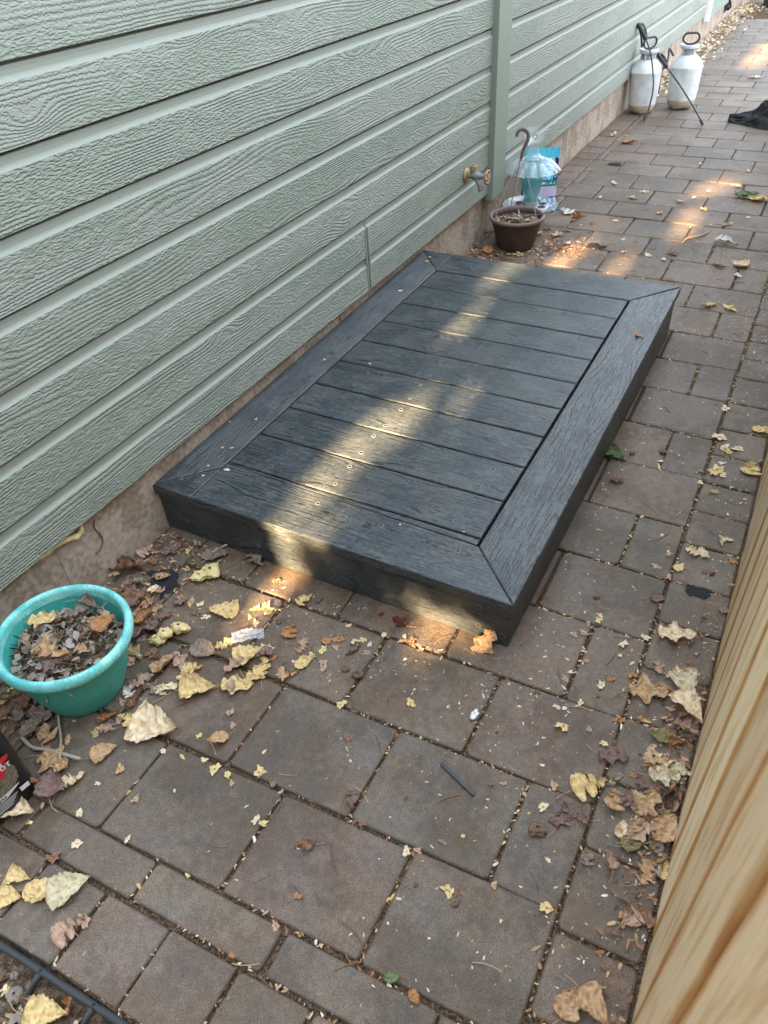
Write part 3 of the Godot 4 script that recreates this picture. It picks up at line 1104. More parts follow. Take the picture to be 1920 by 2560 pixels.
func leaf(kind: String, col: String, at: Vector3, size: float, turn: float, label: String, group := "", tilt := Vector2.ZERO, variant := -1) -> Node3D:
	var vs: Array = leaf_kinds[kind]
	leaf_count[kind] = leaf_count.get(kind, 0) + 1
	var mesh: Mesh = vs[(leaf_count[kind] if variant < 0 else variant) % vs.size()]
	var m: Material = M["leaf_" + col]
	var o: Node3D
	if kind == "bit":
		o = single("leaf_scrap", mesh, m, label, "leaf", at, group)
		o.basis = Basis.from_euler(Vector3(tilt.x, turn, tilt.y)).scaled_local(Vector3.ONE * size)
	else:
		o = thing("dry_leaf", label, "leaf", at, 0.0, group)
		o.rotation = Vector3(tilt.x, turn, tilt.y)
		var b := part("blade", mesh, m, o)
		b.scale = Vector3.ONE * size
		if kind != "torn" and kind != "curl" or rng.randf() < 0.35:
			var s := part("stalk", stalks[rng.randi_range(0, 2)], M.stalk, o)
			s.scale = Vector3.ONE * size
	return o

const LEAVES := """
curl cream 0.011 0.001 -0.110 0.057 60 0 - pale curled leaf against the foundation behind the black fabric scrap
curl orange 0.023 0.021 -0.168 0.047 100 0,35 - amber curled leaf standing against the foundation
curl brown 0.057 0.013 -0.178 0.101 40 0 - large dark brown folded leaf between the turquoise pot and the black fabric
torn cream 0.027 0.011 -0.212 0.048 20 0 - cream leaf tucked under the big dark folded leaf
curl grey 0.109 0.009 -0.209 0.065 45 0 - grey brown rolled leaf left of the black fabric scrap
torn tan 0.055 0.001 -0.095 0.057 10 0 - tan torn leaf flat near the deck corner and the foundation
lobed purple 0.101 0.001 -0.069 0.061 ? 0 - dusky brown leaf lying off the front left deck corner
torn yellow 0.146 0.001 -0.048 0.032 ? 0 - little tan yellow leaf under the deck front board at left
oval grey 0.220 0.001 -0.039 0.074 28 0 - long grey brown leaf pointing at the deck front board
torn grey 0.330 0.001 -0.007 0.067 -15 0 - crinkled grey leaf just under the shaded deck front board
torn cream 0.165 0.005 -0.203 0.039 ? 0 - cream leaf overlapping the edge of the black fabric scrap
torn tan 0.211 0.001 -0.145 0.030 80 0 - narrow tan leaf right of the black fabric scrap
heart yellow 0.365 0.001 -0.183 0.077 205 0 - golden toothed leaf with its stalk to the right, nearest the flat foam lump
torn yellow 0.448 0.001 -0.139 0.060 ? 0 - crumpled yellow leaf at the left edge of the sunlit paver
lobed purple 0.221 0.013 -0.317 0.093 35 0 - large mauve brown leaf right of the turquoise pot rim
curl orange 0.216 0.021 -0.295 0.065 80 0 - orange brown leaf tip rising above the mauve leaf by the pot
torn purple 0.251 0.007 -0.291 0.045 ? 0 - dusky leaf between the mauve leaf and the twisted foam
lobed brown 0.146 0.009 -0.264 0.078 75 0 - reddish brown leaf behind the right side of the turquoise rim
torn brown 0.118 0.007 -0.242 0.064 ? 0 - brown leaf lying just past the turquoise pot toward the deck
torn grey 0.128 0.001 -0.227 0.039 70 0 - silvery grey leaf beside the black fabric scrap
oval grey 0.393 0.001 -0.302 0.071 0 0 - smooth grey brown oval leaf right of the twisted foam
torn yellow 0.427 0.001 -0.266 0.051 40 0 - yellow torn leaf left of the clear wrapper
heart yellow 0.495 0.001 -0.269 0.076 60 0 - mustard leaf with dark specks below the clear wrapper
torn cream 0.522 0.001 -0.239 0.045 ? 0 - cream leaf right of the speckled mustard leaf
torn yellow 0.547 0.001 -0.287 0.063 120 0 - broad yellow leaf above the two joined yellow leaves
torn yellow 0.542 0.001 -0.313 0.049 ? 0 - yellow leaf joined to the yellow leaf with a hole
lobed yellow 0.521 0.001 -0.349 0.073 30 0 - bright yellow leaf with a black hole in it
heart tan 0.345 0.005 -0.372 0.073 80 -25,0 - tan heart shaped leaf standing with its tip up below the twisted foam
torn yellow 0.404 0.001 -0.355 0.052 ? 0 - yellow leaf half lying on the big torn yellow leaf
heart yellow 0.451 0.005 -0.396 0.084 35 0 - big torn yellow leaf with a green piece under it
bit green 0.418 0.001 -0.395 0.038 ? 0 - green leaf piece peeping out under the big torn yellow leaf
torn pink 0.322 0.001 -0.433 0.061 ? 0 - pinkish grey leaf right of the turquoise pot base
torn grey 0.355 0.001 -0.434 0.043 ? 0 - light grey leaf next to the pinkish grey leaf
torn cream 0.377 0.001 -0.431 0.037 ? 0 - cream leaf right of the light grey leaf
torn white 0.317 0.001 -0.464 0.041 ? 0 - whitish leaf close to the turquoise pot base
curl brown 0.344 0.001 -0.473 0.052 100 0 - brown curled leaf below the whitish leaf near the pot
curl cream 0.259 0.001 -0.377 0.063 -15 0 - cream folded leaf by the right side of the turquoise pot
torn brown 0.298 0.001 -0.361 0.043 ? 0 - brown leaf under the lower end of the twisted foam
torn orange 0.551 0.001 -0.251 0.025 ? 0 - bright orange brown leaf among the cluster of yellow leaves
heart cream 0.429 0.004 -0.511 0.111 15 0 - largest leaf, pale tan with toothed edge and torn side, below the pot
heart tan 0.376 0.004 -0.601 0.057 60 0 - tan leaf folded along its midrib with a long stalk, left of the largest leaf
curl orange 0.323 0.001 -0.534 0.045 60 0 - amber narrow curled leaf below the turquoise pot
torn yellow 0.365 0.005 -0.521 0.047 ? 0 - yellow tan leaf left of and touching the largest leaf
lobed tan 0.305 0.007 -0.661 0.076 0 0 - buff crumpled leaf between the forked branch and the mauve veined leaf
heart purple 0.338 0.009 -0.699 0.074 130 0 - mauve brown leaf with dark red veins beside the jug
torn cream 0.367 0.005 -0.677 0.052 70 0 - cream crumpled leaf right of the red veined leaf
curl orange 0.292 0.019 -0.728 0.080 25 0,10 - rust brown curled leaf leaning on the front of the jug
heart cream 0.314 0.011 -0.769 0.079 20 0 - peach coloured smooth leaf at the left edge under the rust brown leaf
curl grey 0.151 0.011 -0.617 0.057 ? 0 - grey leaf in the dark gap between the jug and the pot
oval grey 0.206 0.013 -0.628 0.054 70 0 - grey brown leaf standing behind the jug
torn tan 0.237 0.005 -0.622 0.059 ? 0 - tan brown crumpled leaf above the forked branch
lobed brown 0.134 0.013 -0.584 0.061 ? 0 - brown leaf in deep shade under the left of the pot
curl olive 0.103 0.013 -0.591 0.056 ? 0 - olive leaf in the shade left of the turquoise pot
lobed grey 0.190 0.007 -0.595 0.064 10 0 - grey green flat leaf in the shade under the pot front
heart yellow 0.417 0.001 -0.855 0.047 20 0 - yellow leaf at the left edge, upper of the two there
heart yellow 0.430 0.001 -0.887 0.050 25 0 - yellow leaf at the left edge, lower of the two there
oval yellow 0.472 0.001 -0.855 0.065 20 0 - orange yellow leaf partly under the pale green leaf
heart pale 0.515 0.007 -0.830 0.078 55 0 - pale green cream leaf with a tear and long stalk near the edging
torn pink 0.566 0.001 -0.878 0.059 70 0 - pink tan insect eaten leaf with a pointed tip close to the edging
bit pink 0.579 0.001 -0.853 0.026 ? 0 - pink tan scrap at the end of the insect eaten leaf
bit brown 0.448 0.001 -0.800 0.027 ? 0 - chestnut leaf scrap on the joint near the left edge
heart yellow 0.614 -0.019 -0.984 0.071 30 0 - yellow toothed leaf on the bare soil at the bottom left
curl orange 0.634 -0.021 -0.953 0.037 -40 0 - orange brown curled leaf on the bare soil above the yellow leaf
torn yellow 0.725 -0.019 -0.931 0.027 ? 0 - small golden leaf on the bare soil next to the edging
lobed tan 1.310 0.001 0.013 0.084 20 0 - buff wrinkled leaf, first of the heap by the fence going down the picture
heart pale 1.376 0.009 0.074 0.072 70 0 - pale green leaf at the top of the heap against the fence
torn cream 1.355 0.005 0.078 0.051 ? 0 - cream leaf behind the pale green leaf by the fence
heart cream 1.389 0.013 0.002 0.082 -40 0 - cream pointed leaf lying across the heap by the fence
heart olive 1.358 0.005 -0.084 0.047 ? 0 - olive green leaf low in the heap by the fence
curl orange 1.389 0.005 -0.085 0.042 ? 0 - orange brown curled leaf right of the olive green leaf
lobed purple 1.284 0.001 -0.165 0.057 15 0 - purplish brown leaf lying alone left of the fence heap
lobed pale 1.381 0.001 -0.164 0.062 30 0 - grey green torn leaf beneath the fence heap
torn pale 1.409 0.005 -0.142 0.044 ? 0 - pale yellow leaf touching the fence boards
torn pink 1.358 0.001 -0.151 0.036 ? 0 - pinkish leaf piece above the grey green torn leaf
torn yellow 1.262 0.001 -0.248 0.074 40 0 - ragged yellow leaf on the joint left of the fence heap
lobed tan 1.364 0.005 -0.238 0.066 60 0 - tan wrinkled leaf with upturned edge by the fence
curl dark 1.404 0.009 -0.206 0.066 80 0 - dark brown curled leaf against the fence
oval tan 1.403 0.007 -0.274 0.064 70 0 - tan veined leaf curling at its edges by the fence
oval olive 1.361 0.001 -0.319 0.047 40 0 - brown spotted oval leaf left of the tan veined leaf
curl brown 1.378 0.001 -0.282 0.054 -60 0 - dark brown rolled leaf between the two tan leaves
heart cream 1.340 0.001 -0.302 0.037 100 0 - cream leaf with a long bent stalk left of the rolled leaf
torn tan 1.394 0.001 -0.361 0.051 70 0 - tan ragged leaf, lowest of the heap by the fence
curl yellow 1.421 0.001 -0.342 0.037 90 0 - narrow yellow leaf pressed against the fence foot
torn purple 1.234 0.001 -0.326 0.056 ? 0 - flat purplish leaf with a pale scrap on it
torn purple 1.268 0.001 -0.314 0.037 ? 0 - purplish piece right of the flat purplish leaf
bit cream 1.201 0.001 -0.323 0.025 ? 0 - square cream scrap above the flat purplish leaf
torn grey 1.299 0.001 -0.378 0.034 ? 0 - grey torn leaf on the small paver near the fence
bit yellow 1.263 0.001 -0.489 0.024 ? 0 - split yellow scrap at a joint crossing
heart tan 1.336 0.001 -0.606 0.055 80 0 - tan leaf at the bottom edge, left one of the pair
heart tan 1.368 0.009 -0.594 0.062 -30 0 - tan leaf at the bottom edge, right one of the pair
lobed cream 1.331 0.001 0.189 0.083 10 0 - cream leaf with small holes lying by itself near the fence
heart green 1.035 0.001 0.801 0.071 -20 0 - green leaf lying against the right side of the deck
torn yellow 1.395 0.001 0.886 0.070 ? 0 - yellow leaf with dark specks at the right edge of the picture
oval yellow 1.394 0.001 1.098 0.059 ? 0 - golden leaf at the right edge above the specked yellow leaf
torn cream 1.323 0.001 0.481 0.064 -20 0 - curved strip of cream leaf on a small paver by the fence
torn pale 1.377 0.001 0.554 0.048 ? 0 - half cream half grey leaf near the fence foot
oval purple 1.270 0.001 0.286 0.038 30 0 - dusky brown leaf across the long joint
oval grey 1.415 0.001 0.312 0.030 ? 0 - round grey leaf against the fence foot
lobed tan 0.961 0.013 -0.017 0.071 80 20,40 - crumpled tan leaf leaning on the front of the deck near its right corner
torn pink 1.319 0.001 0.083 0.041 ? 0 - pinkish scrap above the heap by the fence
torn yellow 0.522 0.001 -0.071 0.048 ? 0 - bright yellow leaf on the joint below the sunlit paver
torn orange 0.544 0.001 -0.168 0.050 ? 0 - orange tan torn leaf before the deck front
torn pink 0.593 0.001 -0.193 0.049 80 0 - pinkish skeleton leaf before the deck front
oval yellow 0.620 0.001 -0.233 0.048 60 0 - round pale yellow leaf below the pinkish skeleton leaf
torn tan 0.603 0.001 -0.275 0.053 40 0 - tan leaf pointing at the round pale yellow leaf
curl grey 0.702 0.001 -0.153 0.047 ? 0 - grey curled leaf before the deck front
lobed red 0.761 0.001 -0.035 0.042 ? 0 - small dark red star shaped leaf at the foot of the deck front
oval green 1.080 0.001 -0.696 0.026 20 0 - tiny green leaf on the joint near the bottom edge
oval orange 1.123 0.001 -0.703 0.025 -30 0 - amber leaf on the joint right of the tiny green leaf
torn brown 0.846 0.001 -0.577 0.039 ? 0 - flat brown leaf scrap in the middle of a large paver
torn purple 0.879 0.001 -0.465 0.037 -60 0 - dusky torn leaf across the joint of two large pavers
curl orange 0.363 0.001 2.687 0.073 30 0 - rust curled leaf on the pavers right of the hanging pot
torn white 0.284 0.001 2.753 0.083 ? 0 - whitish leaf next to the rust curled leaf
torn white 0.389 0.001 3.274 0.056 ? 0 - small whitish leaf in the middle of the far paving
torn cream 0.539 0.001 3.063 0.058 ? 0 - small cream leaf beyond the deck near the sun fleck
lobed green 1.054 0.005 3.251 0.114 20 0 - green leaf at the right edge, left part of the pair
oval yellow 1.117 0.001 3.220 0.104 -10 0 - yellow green leaf at the right edge, right part of the pair
heart cream 1.166 0.001 2.359 0.088 60 0 - cream leaf standing out on the pavers behind the deck at right
torn pink 1.077 0.001 2.317 0.062 ? 0 - pinkish curled leaf left of the cream leaf behind the deck
torn white 1.062 0.001 2.587 0.105 -10 0 - whitish shredded leaf behind the deck at right
torn orange 0.264 0.001 4.089 0.092 0 0 - orange leaf on the far pavers left of the black tarp
curl cream 0.135 0.001 4.230 0.078 80 0 - cream leaf standing on edge near the foundation, far away
curl tan 0.003 0.009 3.619 0.067 60 0 - tan leaf at the foundation beyond the pouch
curl orange 0.043 0.007 3.272 0.087 20 0 - two tone tan leaf leaning right of the glass feeder
oval orange 0.153 0.001 2.890 0.086 -15 0 - amber leaf on the pavers right of the feeder dish
torn white 0.722 0.001 6.158 0.108 0 0 - white green leaf far along the path at right
oval orange 0.113 0.013 2.116 0.063 80 30,0 - amber leaf standing behind the deck left of the hanging pot
curl orange 0.020 0.013 2.296 0.074 ? 0 - golden brown curled leaf by the foundation left of the hanging pot
torn yellow 0.266 0.007 2.411 0.053 ? 0 - golden leaf right of the hanging pot foot
torn brown 0.003 0.009 2.128 0.060 ? 0 - brown leaf in the drift behind the deck by the foundation
torn tan 0.016 0.011 2.169 0.056 ? 0 - tan leaf in the drift behind the deck by the foundation
torn orange -0.007 0.009 2.083 0.052 ? 0 - reddish leaf at the left end of the drift behind the deck
torn yellow 1.111 0.001 1.916 0.067 ? 0 - yellow leaf pieces lying right of the far deck corner
torn cream 0.993 0.001 3.415 0.059 ? 0 - cream leaf left of the green pair, far right
lobed yellow 0.134 0.151 -0.470 0.066 30 0 - clear yellow leaf lying in the turquoise pot
torn tan 0.215 0.151 -0.526 0.088 15 0 - long tan leaf in front inside the turquoise pot
heart orange 0.260 0.151 -0.421 0.058 80 0 - orange tan leaf standing at the right inside the turquoise pot
torn tan 0.275 0.151 -0.493 0.039 20 0 - small tan leaf right of the long one in the turquoise pot
torn purple 0.248 0.151 -0.546 0.043 40 0 - dusky leaf at the front rim inside the turquoise pot
curl grey 0.197 0.151 -0.392 0.066 0 0 - grey rolled leaf with dark hollow inside the turquoise pot
torn grey 0.183 0.151 -0.424 0.059 40 0 - grey mouldy leaf in the middle of the turquoise pot
curl grey 0.122 0.151 -0.394 0.048 60 0 - grey leaf standing at the back of the turquoise pot
curl orange 0.127 0.119 2.338 0.052 60 0 - gold brown leaf at the back inside the hanging pot
torn tan 0.137 0.119 2.200 0.055 10 0 - tan leaf at the left inside the hanging pot
torn brown 0.212 0.119 2.243 0.051 40 0 - brown leaf in the middle of the hanging pot
torn cream 0.251 0.119 2.240 0.047 0 0 - cream leaf at the right inside the hanging pot
torn pink 0.170 0.119 2.174 0.046 20 0 - pinkish leaf at the front inside the hanging pot
curl grey 0.201 0.119 2.206 0.043 10 0 - grey leaf at the front inside the hanging pot
bit tan 0.272 0.001 -0.194 0.027 ? 0 s_tan_f small tan leaf scrap in front of the deck
bit orange 0.244 0.001 -0.195 0.027 ? 0 s_orange_f small orange brown leaf scrap in front of the deck
bit cream 0.296 0.001 -0.193 0.021 ? 0 s_cream_f small cream leaf scrap in front of the deck
bit cream 0.334 0.001 -0.217 0.021 ? 0 s_cream_f small cream leaf scrap in front of the deck
bit brown 0.306 0.001 -0.217 0.027 ? 0 s_brown_f small brown leaf scrap in front of the deck
bit tan 0.188 0.001 -0.106 0.022 ? 0 s_tan_f small tan leaf scrap in front of the deck
bit yellow 0.431 0.001 -0.172 0.016 ? 0 s_yellow_f small yellow leaf scrap in front of the deck
bit tan 0.455 0.001 -0.181 0.022 ? 0 s_tan_f small tan leaf scrap in front of the deck
bit cream 0.591 0.001 -0.283 0.019 ? 0 s_cream_f small cream leaf scrap in front of the deck
bit orange 0.632 0.001 -0.158 0.026 ? 0 s_orange_f small orange brown leaf scrap in front of the deck
bit orange 0.656 0.001 -0.140 0.026 ? 0 s_orange_f small orange brown leaf scrap in front of the deck
bit yellow 0.640 0.001 -0.181 0.023 ? 0 s_yellow_f small yellow leaf scrap in front of the deck
bit cream 0.691 0.001 -0.130 0.020 ? 0 s_cream_f small cream leaf scrap in front of the deck
bit yellow 0.706 0.001 -0.119 0.020 ? 0 s_yellow_f small yellow leaf scrap in front of the deck
bit pink 0.663 0.001 -0.219 0.032 ? 0 s_pink_f small pinkish leaf scrap in front of the deck
bit pink 0.735 0.001 -0.145 0.017 ? 0 s_pink_f small pinkish leaf scrap in front of the deck
bit white 0.728 0.001 -0.122 0.014 ? 0 s_white_f small whitish leaf scrap in front of the deck
bit tan 0.663 0.001 -0.163 0.016 ? 0 s_tan_f small tan leaf scrap in front of the deck
bit red 0.709 0.001 -0.032 0.020 ? 0 s_red_f small dark red leaf scrap in front of the deck
bit cream 0.744 0.001 -0.085 0.016 ? 0 s_cream_f small cream leaf scrap in front of the deck
bit tan 0.789 0.001 -0.083 0.016 ? 0 s_tan_f small tan leaf scrap in front of the deck
bit orange 0.811 0.001 -0.077 0.025 ? 0 s_orange_f small orange brown leaf scrap in front of the deck
bit cream 0.787 0.001 -0.068 0.014 ? 0 s_cream_f small cream leaf scrap in front of the deck
bit cream 0.656 0.001 -0.094 0.014 ? 0 s_cream_f small cream leaf scrap in front of the deck
bit white 0.818 0.001 -0.126 0.011 ? 0 s_white_f small whitish leaf scrap in front of the deck
bit tan 0.840 0.001 -0.085 0.014 ? 0 s_tan_f small tan leaf scrap in front of the deck
bit yellow 0.625 0.001 -0.205 0.017 ? 0 s_yellow_f small yellow leaf scrap in front of the deck
bit orange 0.419 0.001 -0.046 0.021 ? 0 s_orange_f small orange brown leaf scrap in front of the deck
bit cream 0.598 0.001 -0.237 0.013 ? 0 s_cream_f small cream leaf scrap in front of the deck
bit cream 1.293 0.001 1.011 0.044 ? 0 s_cream_r small cream leaf scrap between the deck and the fence
bit cream 1.314 0.001 0.971 0.030 ? 0 s_cream_r small cream leaf scrap between the deck and the fence
bit yellow 1.312 0.001 0.843 0.051 ? 0 s_yellow_r small yellow leaf scrap between the deck and the fence
bit cream 1.332 0.001 0.828 0.026 ? 0 s_cream_r small cream leaf scrap between the deck and the fence
bit cream 1.281 0.001 1.183 0.035 ? 0 s_cream_r small cream leaf scrap between the deck and the fence
bit cream 1.346 0.001 0.974 0.038 ? 0 s_cream_r small cream leaf scrap between the deck and the fence
bit yellow 1.328 0.001 0.949 0.028 ? 0 s_yellow_r small yellow leaf scrap between the deck and the fence
bit grey 1.273 0.001 0.826 0.019 ? 0 s_grey_r small grey brown leaf scrap between the deck and the fence
bit cream 1.280 0.001 0.773 0.019 ? 0 s_cream_r small cream leaf scrap between the deck and the fence
bit tan 1.321 0.001 0.745 0.026 ? 0 s_tan_r small tan leaf scrap between the deck and the fence
bit yellow 1.292 0.001 0.409 0.029 ? 0 s_yellow_r small yellow leaf scrap between the deck and the fence
bit white 1.298 0.001 0.421 0.015 ? 0 s_white_r small whitish leaf scrap between the deck and the fence
bit tan 1.263 0.001 0.447 0.019 ? 0 s_tan_r small tan leaf scrap between the deck and the fence
bit cream 1.234 0.001 0.511 0.013 ? 0 s_cream_r small cream leaf scrap between the deck and the fence
bit pink 1.245 0.001 0.392 0.023 ? 0 s_pink_r small pinkish leaf scrap between the deck and the fence
bit pink 1.281 0.001 0.368 0.023 ? 0 s_pink_r small pinkish leaf scrap between the deck and the fence
bit cream 1.160 0.001 0.828 0.017 ? 0 s_cream_r small cream leaf scrap between the deck and the fence
bit white 1.319 0.001 0.888 0.020 ? 0 s_white_r small whitish leaf scrap between the deck and the fence
bit orange 1.406 0.001 0.486 0.023 ? 0 s_orange_r small orange brown leaf scrap between the deck and the fence
bit orange 1.417 0.001 0.402 0.016 ? 0 s_orange_r small orange brown leaf scrap between the deck and the fence
bit brown 1.352 0.001 0.423 0.015 ? 0 s_brown_r small brown leaf scrap between the deck and the fence
bit red 1.371 0.001 0.420 0.015 ? 0 s_red_r small dark red leaf scrap between the deck and the fence
bit cream 1.234 0.001 0.117 0.023 ? 0 s_cream_r small cream leaf scrap between the deck and the fence
bit yellow 1.167 0.001 0.164 0.024 ? 0 s_yellow_r small yellow leaf scrap between the deck and the fence
bit cream 1.166 0.001 0.180 0.014 ? 0 s_cream_r small cream leaf scrap between the deck and the fence
bit pink 1.149 0.001 0.145 0.016 ? 0 s_pink_r small pinkish leaf scrap between the deck and the fence
bit cream 1.271 0.001 0.157 0.023 ? 0 s_cream_r small cream leaf scrap between the deck and the fence
bit pink 1.149 0.001 0.112 0.021 ? 0 s_pink_r small pinkish leaf scrap between the deck and the fence
bit pink 1.130 0.001 0.099 0.017 ? 0 s_pink_r small pinkish leaf scrap between the deck and the fence
bit tan 1.175 0.001 0.038 0.015 ? 0 s_tan_r small tan leaf scrap between the deck and the fence
bit cream 1.237 0.001 0.085 0.011 ? 0 s_cream_r small cream leaf scrap between the deck and the fence
bit cream 1.265 0.001 0.074 0.011 ? 0 s_cream_r small cream leaf scrap between the deck and the fence
bit cream 1.222 0.001 -0.010 0.022 ? 0 s_cream_r small cream leaf scrap between the deck and the fence
bit yellow 1.182 0.001 -0.143 0.029 ? 0 s_yellow_r small yellow leaf scrap between the deck and the fence
bit cream 1.195 0.001 -0.071 0.016 ? 0 s_cream_r small cream leaf scrap between the deck and the fence
bit cream 1.154 0.001 -0.102 0.016 ? 0 s_cream_r small cream leaf scrap between the deck and the fence
bit cream 1.153 0.001 -0.006 0.013 ? 0 s_cream_r small cream leaf scrap between the deck and the fence
bit pink 1.149 0.001 -0.028 0.018 ? 0 s_pink_r small pinkish leaf scrap between the deck and the fence
bit pink 1.229 0.001 -0.125 0.014 ? 0 s_pink_r small pinkish leaf scrap between the deck and the fence
bit cream 1.264 0.001 -0.145 0.019 ? 0 s_cream_r small cream leaf scrap between the deck and the fence
bit white 1.171 0.001 -0.098 0.012 ? 0 s_white_r small whitish leaf scrap between the deck and the fence
bit orange 1.238 0.001 0.014 0.015 ? 0 s_orange_r small orange brown leaf scrap between the deck and the fence
bit orange 1.317 0.001 -0.057 0.017 ? 0 s_orange_r small orange brown leaf scrap between the deck and the fence
bit orange 1.273 0.001 0.043 0.024 ? 0 s_orange_r small orange brown leaf scrap between the deck and the fence
bit orange 1.276 0.001 -0.077 0.023 ? 0 s_orange_r small orange brown leaf scrap between the deck and the fence
bit grey 1.308 0.001 -0.201 0.020 ? 0 s_grey_r small grey brown leaf scrap between the deck and the fence
bit orange 1.332 0.001 -0.186 0.015 ? 0 s_orange_r small orange brown leaf scrap between the deck and the fence
bit red 1.257 0.001 -0.228 0.016 ? 0 s_red_r small dark red leaf scrap between the deck and the fence
bit yellow 0.751 0.001 -0.291 0.022 ? 0 s_yellow_n small yellow leaf scrap on the large pavers nearest the viewer
bit cream 0.757 0.001 -0.281 0.009 ? 0 s_cream_n small cream leaf scrap on the large pavers nearest the viewer
bit brown 0.805 0.001 -0.352 0.021 ? 0 s_brown_n small brown leaf scrap on the large pavers nearest the viewer
bit pink 0.815 0.001 -0.375 0.010 ? 0 s_pink_n small pinkish leaf scrap on the large pavers nearest the viewer
bit cream 0.834 0.001 -0.395 0.007 ? 0 s_cream_n small cream leaf scrap on the large pavers nearest the viewer
bit orange 0.880 0.001 -0.659 0.016 ? 0 s_orange_n small orange brown leaf scrap on the large pavers nearest the viewer
bit yellow 1.108 0.001 -0.536 0.021 ? 0 s_yellow_n small yellow leaf scrap on the large pavers nearest the viewer
bit yellow 1.097 0.001 -0.535 0.013 ? 0 s_yellow_n small yellow leaf scrap on the large pavers nearest the viewer
bit brown 1.122 0.001 -0.527 0.016 ? 0 s_brown_n small brown leaf scrap on the large pavers nearest the viewer
bit cream 1.013 0.001 -0.507 0.018 ? 0 s_cream_n small cream leaf scrap on the large pavers nearest the viewer
bit pink 1.030 0.001 -0.496 0.014 ? 0 s_pink_n small pinkish leaf scrap on the large pavers nearest the viewer
bit tan 1.172 0.001 -0.492 0.016 ? 0 s_tan_n small tan leaf scrap on the large pavers nearest the viewer
bit yellow 1.090 0.001 -0.437 0.009 ? 0 s_yellow_n small yellow leaf scrap on the large pavers nearest the viewer
bit grey 1.062 0.001 -0.464 0.014 ? 0 s_grey_n small grey brown leaf scrap on the large pavers nearest the viewer
bit pink 0.748 0.001 -0.509 0.010 ? 0 s_pink_n small pinkish leaf scrap on the large pavers nearest the viewer
bit yellow 0.687 0.001 -0.497 0.025 ? 0 s_yellow_n small yellow leaf scrap on the large pavers nearest the viewer
bit yellow 0.692 0.001 -0.490 0.012 ? 0 s_yellow_n small yellow leaf scrap on the large pavers nearest the viewer
bit cream 0.737 0.001 -0.579 0.019 ? 0 s_cream_n small cream leaf scrap on the large pavers nearest the viewer
bit yellow 0.751 0.001 -0.579 0.018 ? 0 s_yellow_n small yellow leaf scrap on the large pavers nearest the viewer
bit tan 0.651 0.001 -0.537 0.013 ? 0 s_tan_n small tan leaf scrap on the large pavers nearest the viewer
bit yellow 0.603 0.001 -0.529 0.025 ? 0 s_yellow_n small yellow leaf scrap on the large pavers nearest the viewer
bit cream 0.571 0.001 -0.521 0.017 ? 0 s_cream_n small cream leaf scrap on the large pavers nearest the viewer
bit yellow 0.634 0.001 -0.528 0.017 ? 0 s_yellow_n small yellow leaf scrap on the large pavers nearest the viewer
bit cream 0.668 0.001 -0.453 0.010 ? 0 s_cream_n small cream leaf scrap on the large pavers nearest the viewer
bit pink 1.121 0.001 -0.308 0.011 ? 0 s_pink_n small pinkish leaf scrap on the large pavers nearest the viewer
bit purple 1.100 0.001 -0.319 0.013 ? 0 s_purple_n small dusky brown leaf scrap on the large pavers nearest the viewer
bit yellow 0.880 0.001 -0.223 0.023 ? 0 s_yellow_n small yellow leaf scrap on the large pavers nearest the viewer
bit cream 0.954 0.001 -0.198 0.009 ? 0 s_cream_n small cream leaf scrap on the large pavers nearest the viewer
bit purple 0.914 0.001 -0.496 0.017 ? 0 s_purple_n small dusky brown leaf scrap on the large pavers nearest the viewer
bit pink 0.874 0.001 -0.714 0.017 ? 0 s_pink_n small pinkish leaf scrap on the large pavers nearest the viewer
bit tan 1.205 0.001 -0.272 0.018 ? 0 s_tan_n small tan leaf scrap on the large pavers nearest the viewer
bit cream 0.428 0.001 -0.716 0.021 ? 0 s_cream_n small cream leaf scrap on the large pavers nearest the viewer
bit cream 0.469 0.001 -0.762 0.021 ? 0 s_cream_n small cream leaf scrap on the large pavers nearest the viewer
bit cream 0.545 0.001 -0.713 0.014 ? 0 s_cream_n small cream leaf scrap on the large pavers nearest the viewer
bit cream 0.414 0.001 -0.655 0.013 ? 0 s_cream_n small cream leaf scrap on the large pavers nearest the viewer
bit cream 1.202 0.001 -0.540 0.007 ? 0 s_cream_n small cream leaf scrap on the large pavers nearest the viewer
bit cream 1.187 0.001 -0.625 0.005 ? 0 s_cream_n small cream leaf scrap on the large pavers nearest the viewer
bit yellow 0.688 0.001 -0.715 0.011 ? 0 s_yellow_n small yellow leaf scrap on the large pavers nearest the viewer
bit orange 0.667 0.001 -0.620 0.008 ? 0 s_orange_n small orange brown leaf scrap on the large pavers nearest the viewer
bit cream 1.239 0.001 -0.410 0.011 ? 0 s_cream_n small cream leaf scrap on the large pavers nearest the viewer
bit tan 0.505 0.001 -0.647 0.017 ? 0 s_tan_n small tan leaf scrap on the large pavers nearest the viewer
bit tan 0.432 0.001 -0.613 0.026 ? 0 s_tan_n small tan leaf scrap on the large pavers nearest the viewer
bit cream 0.484 0.001 -0.543 0.014 ? 0 s_cream_n small cream leaf scrap on the large pavers nearest the viewer
bit yellow 0.527 0.001 -0.535 0.012 ? 0 s_yellow_n small yellow leaf scrap on the large pavers nearest the viewer
bit yellow 0.527 0.001 -0.481 0.014 ? 0 s_yellow_n small yellow leaf scrap on the large pavers nearest the viewer
bit pink 0.551 0.001 -0.411 0.020 ? 0 s_pink_n small pinkish leaf scrap on the large pavers nearest the viewer
bit pink 0.574 0.001 -0.432 0.016 ? 0 s_pink_n small pinkish leaf scrap on the large pavers nearest the viewer
bit white 0.379 0.001 3.024 0.032 ? 0 s_white_b small whitish leaf scrap beyond the far end of the deck
bit cream 0.579 0.001 3.178 0.041 ? 0 s_cream_b small cream leaf scrap beyond the far end of the deck
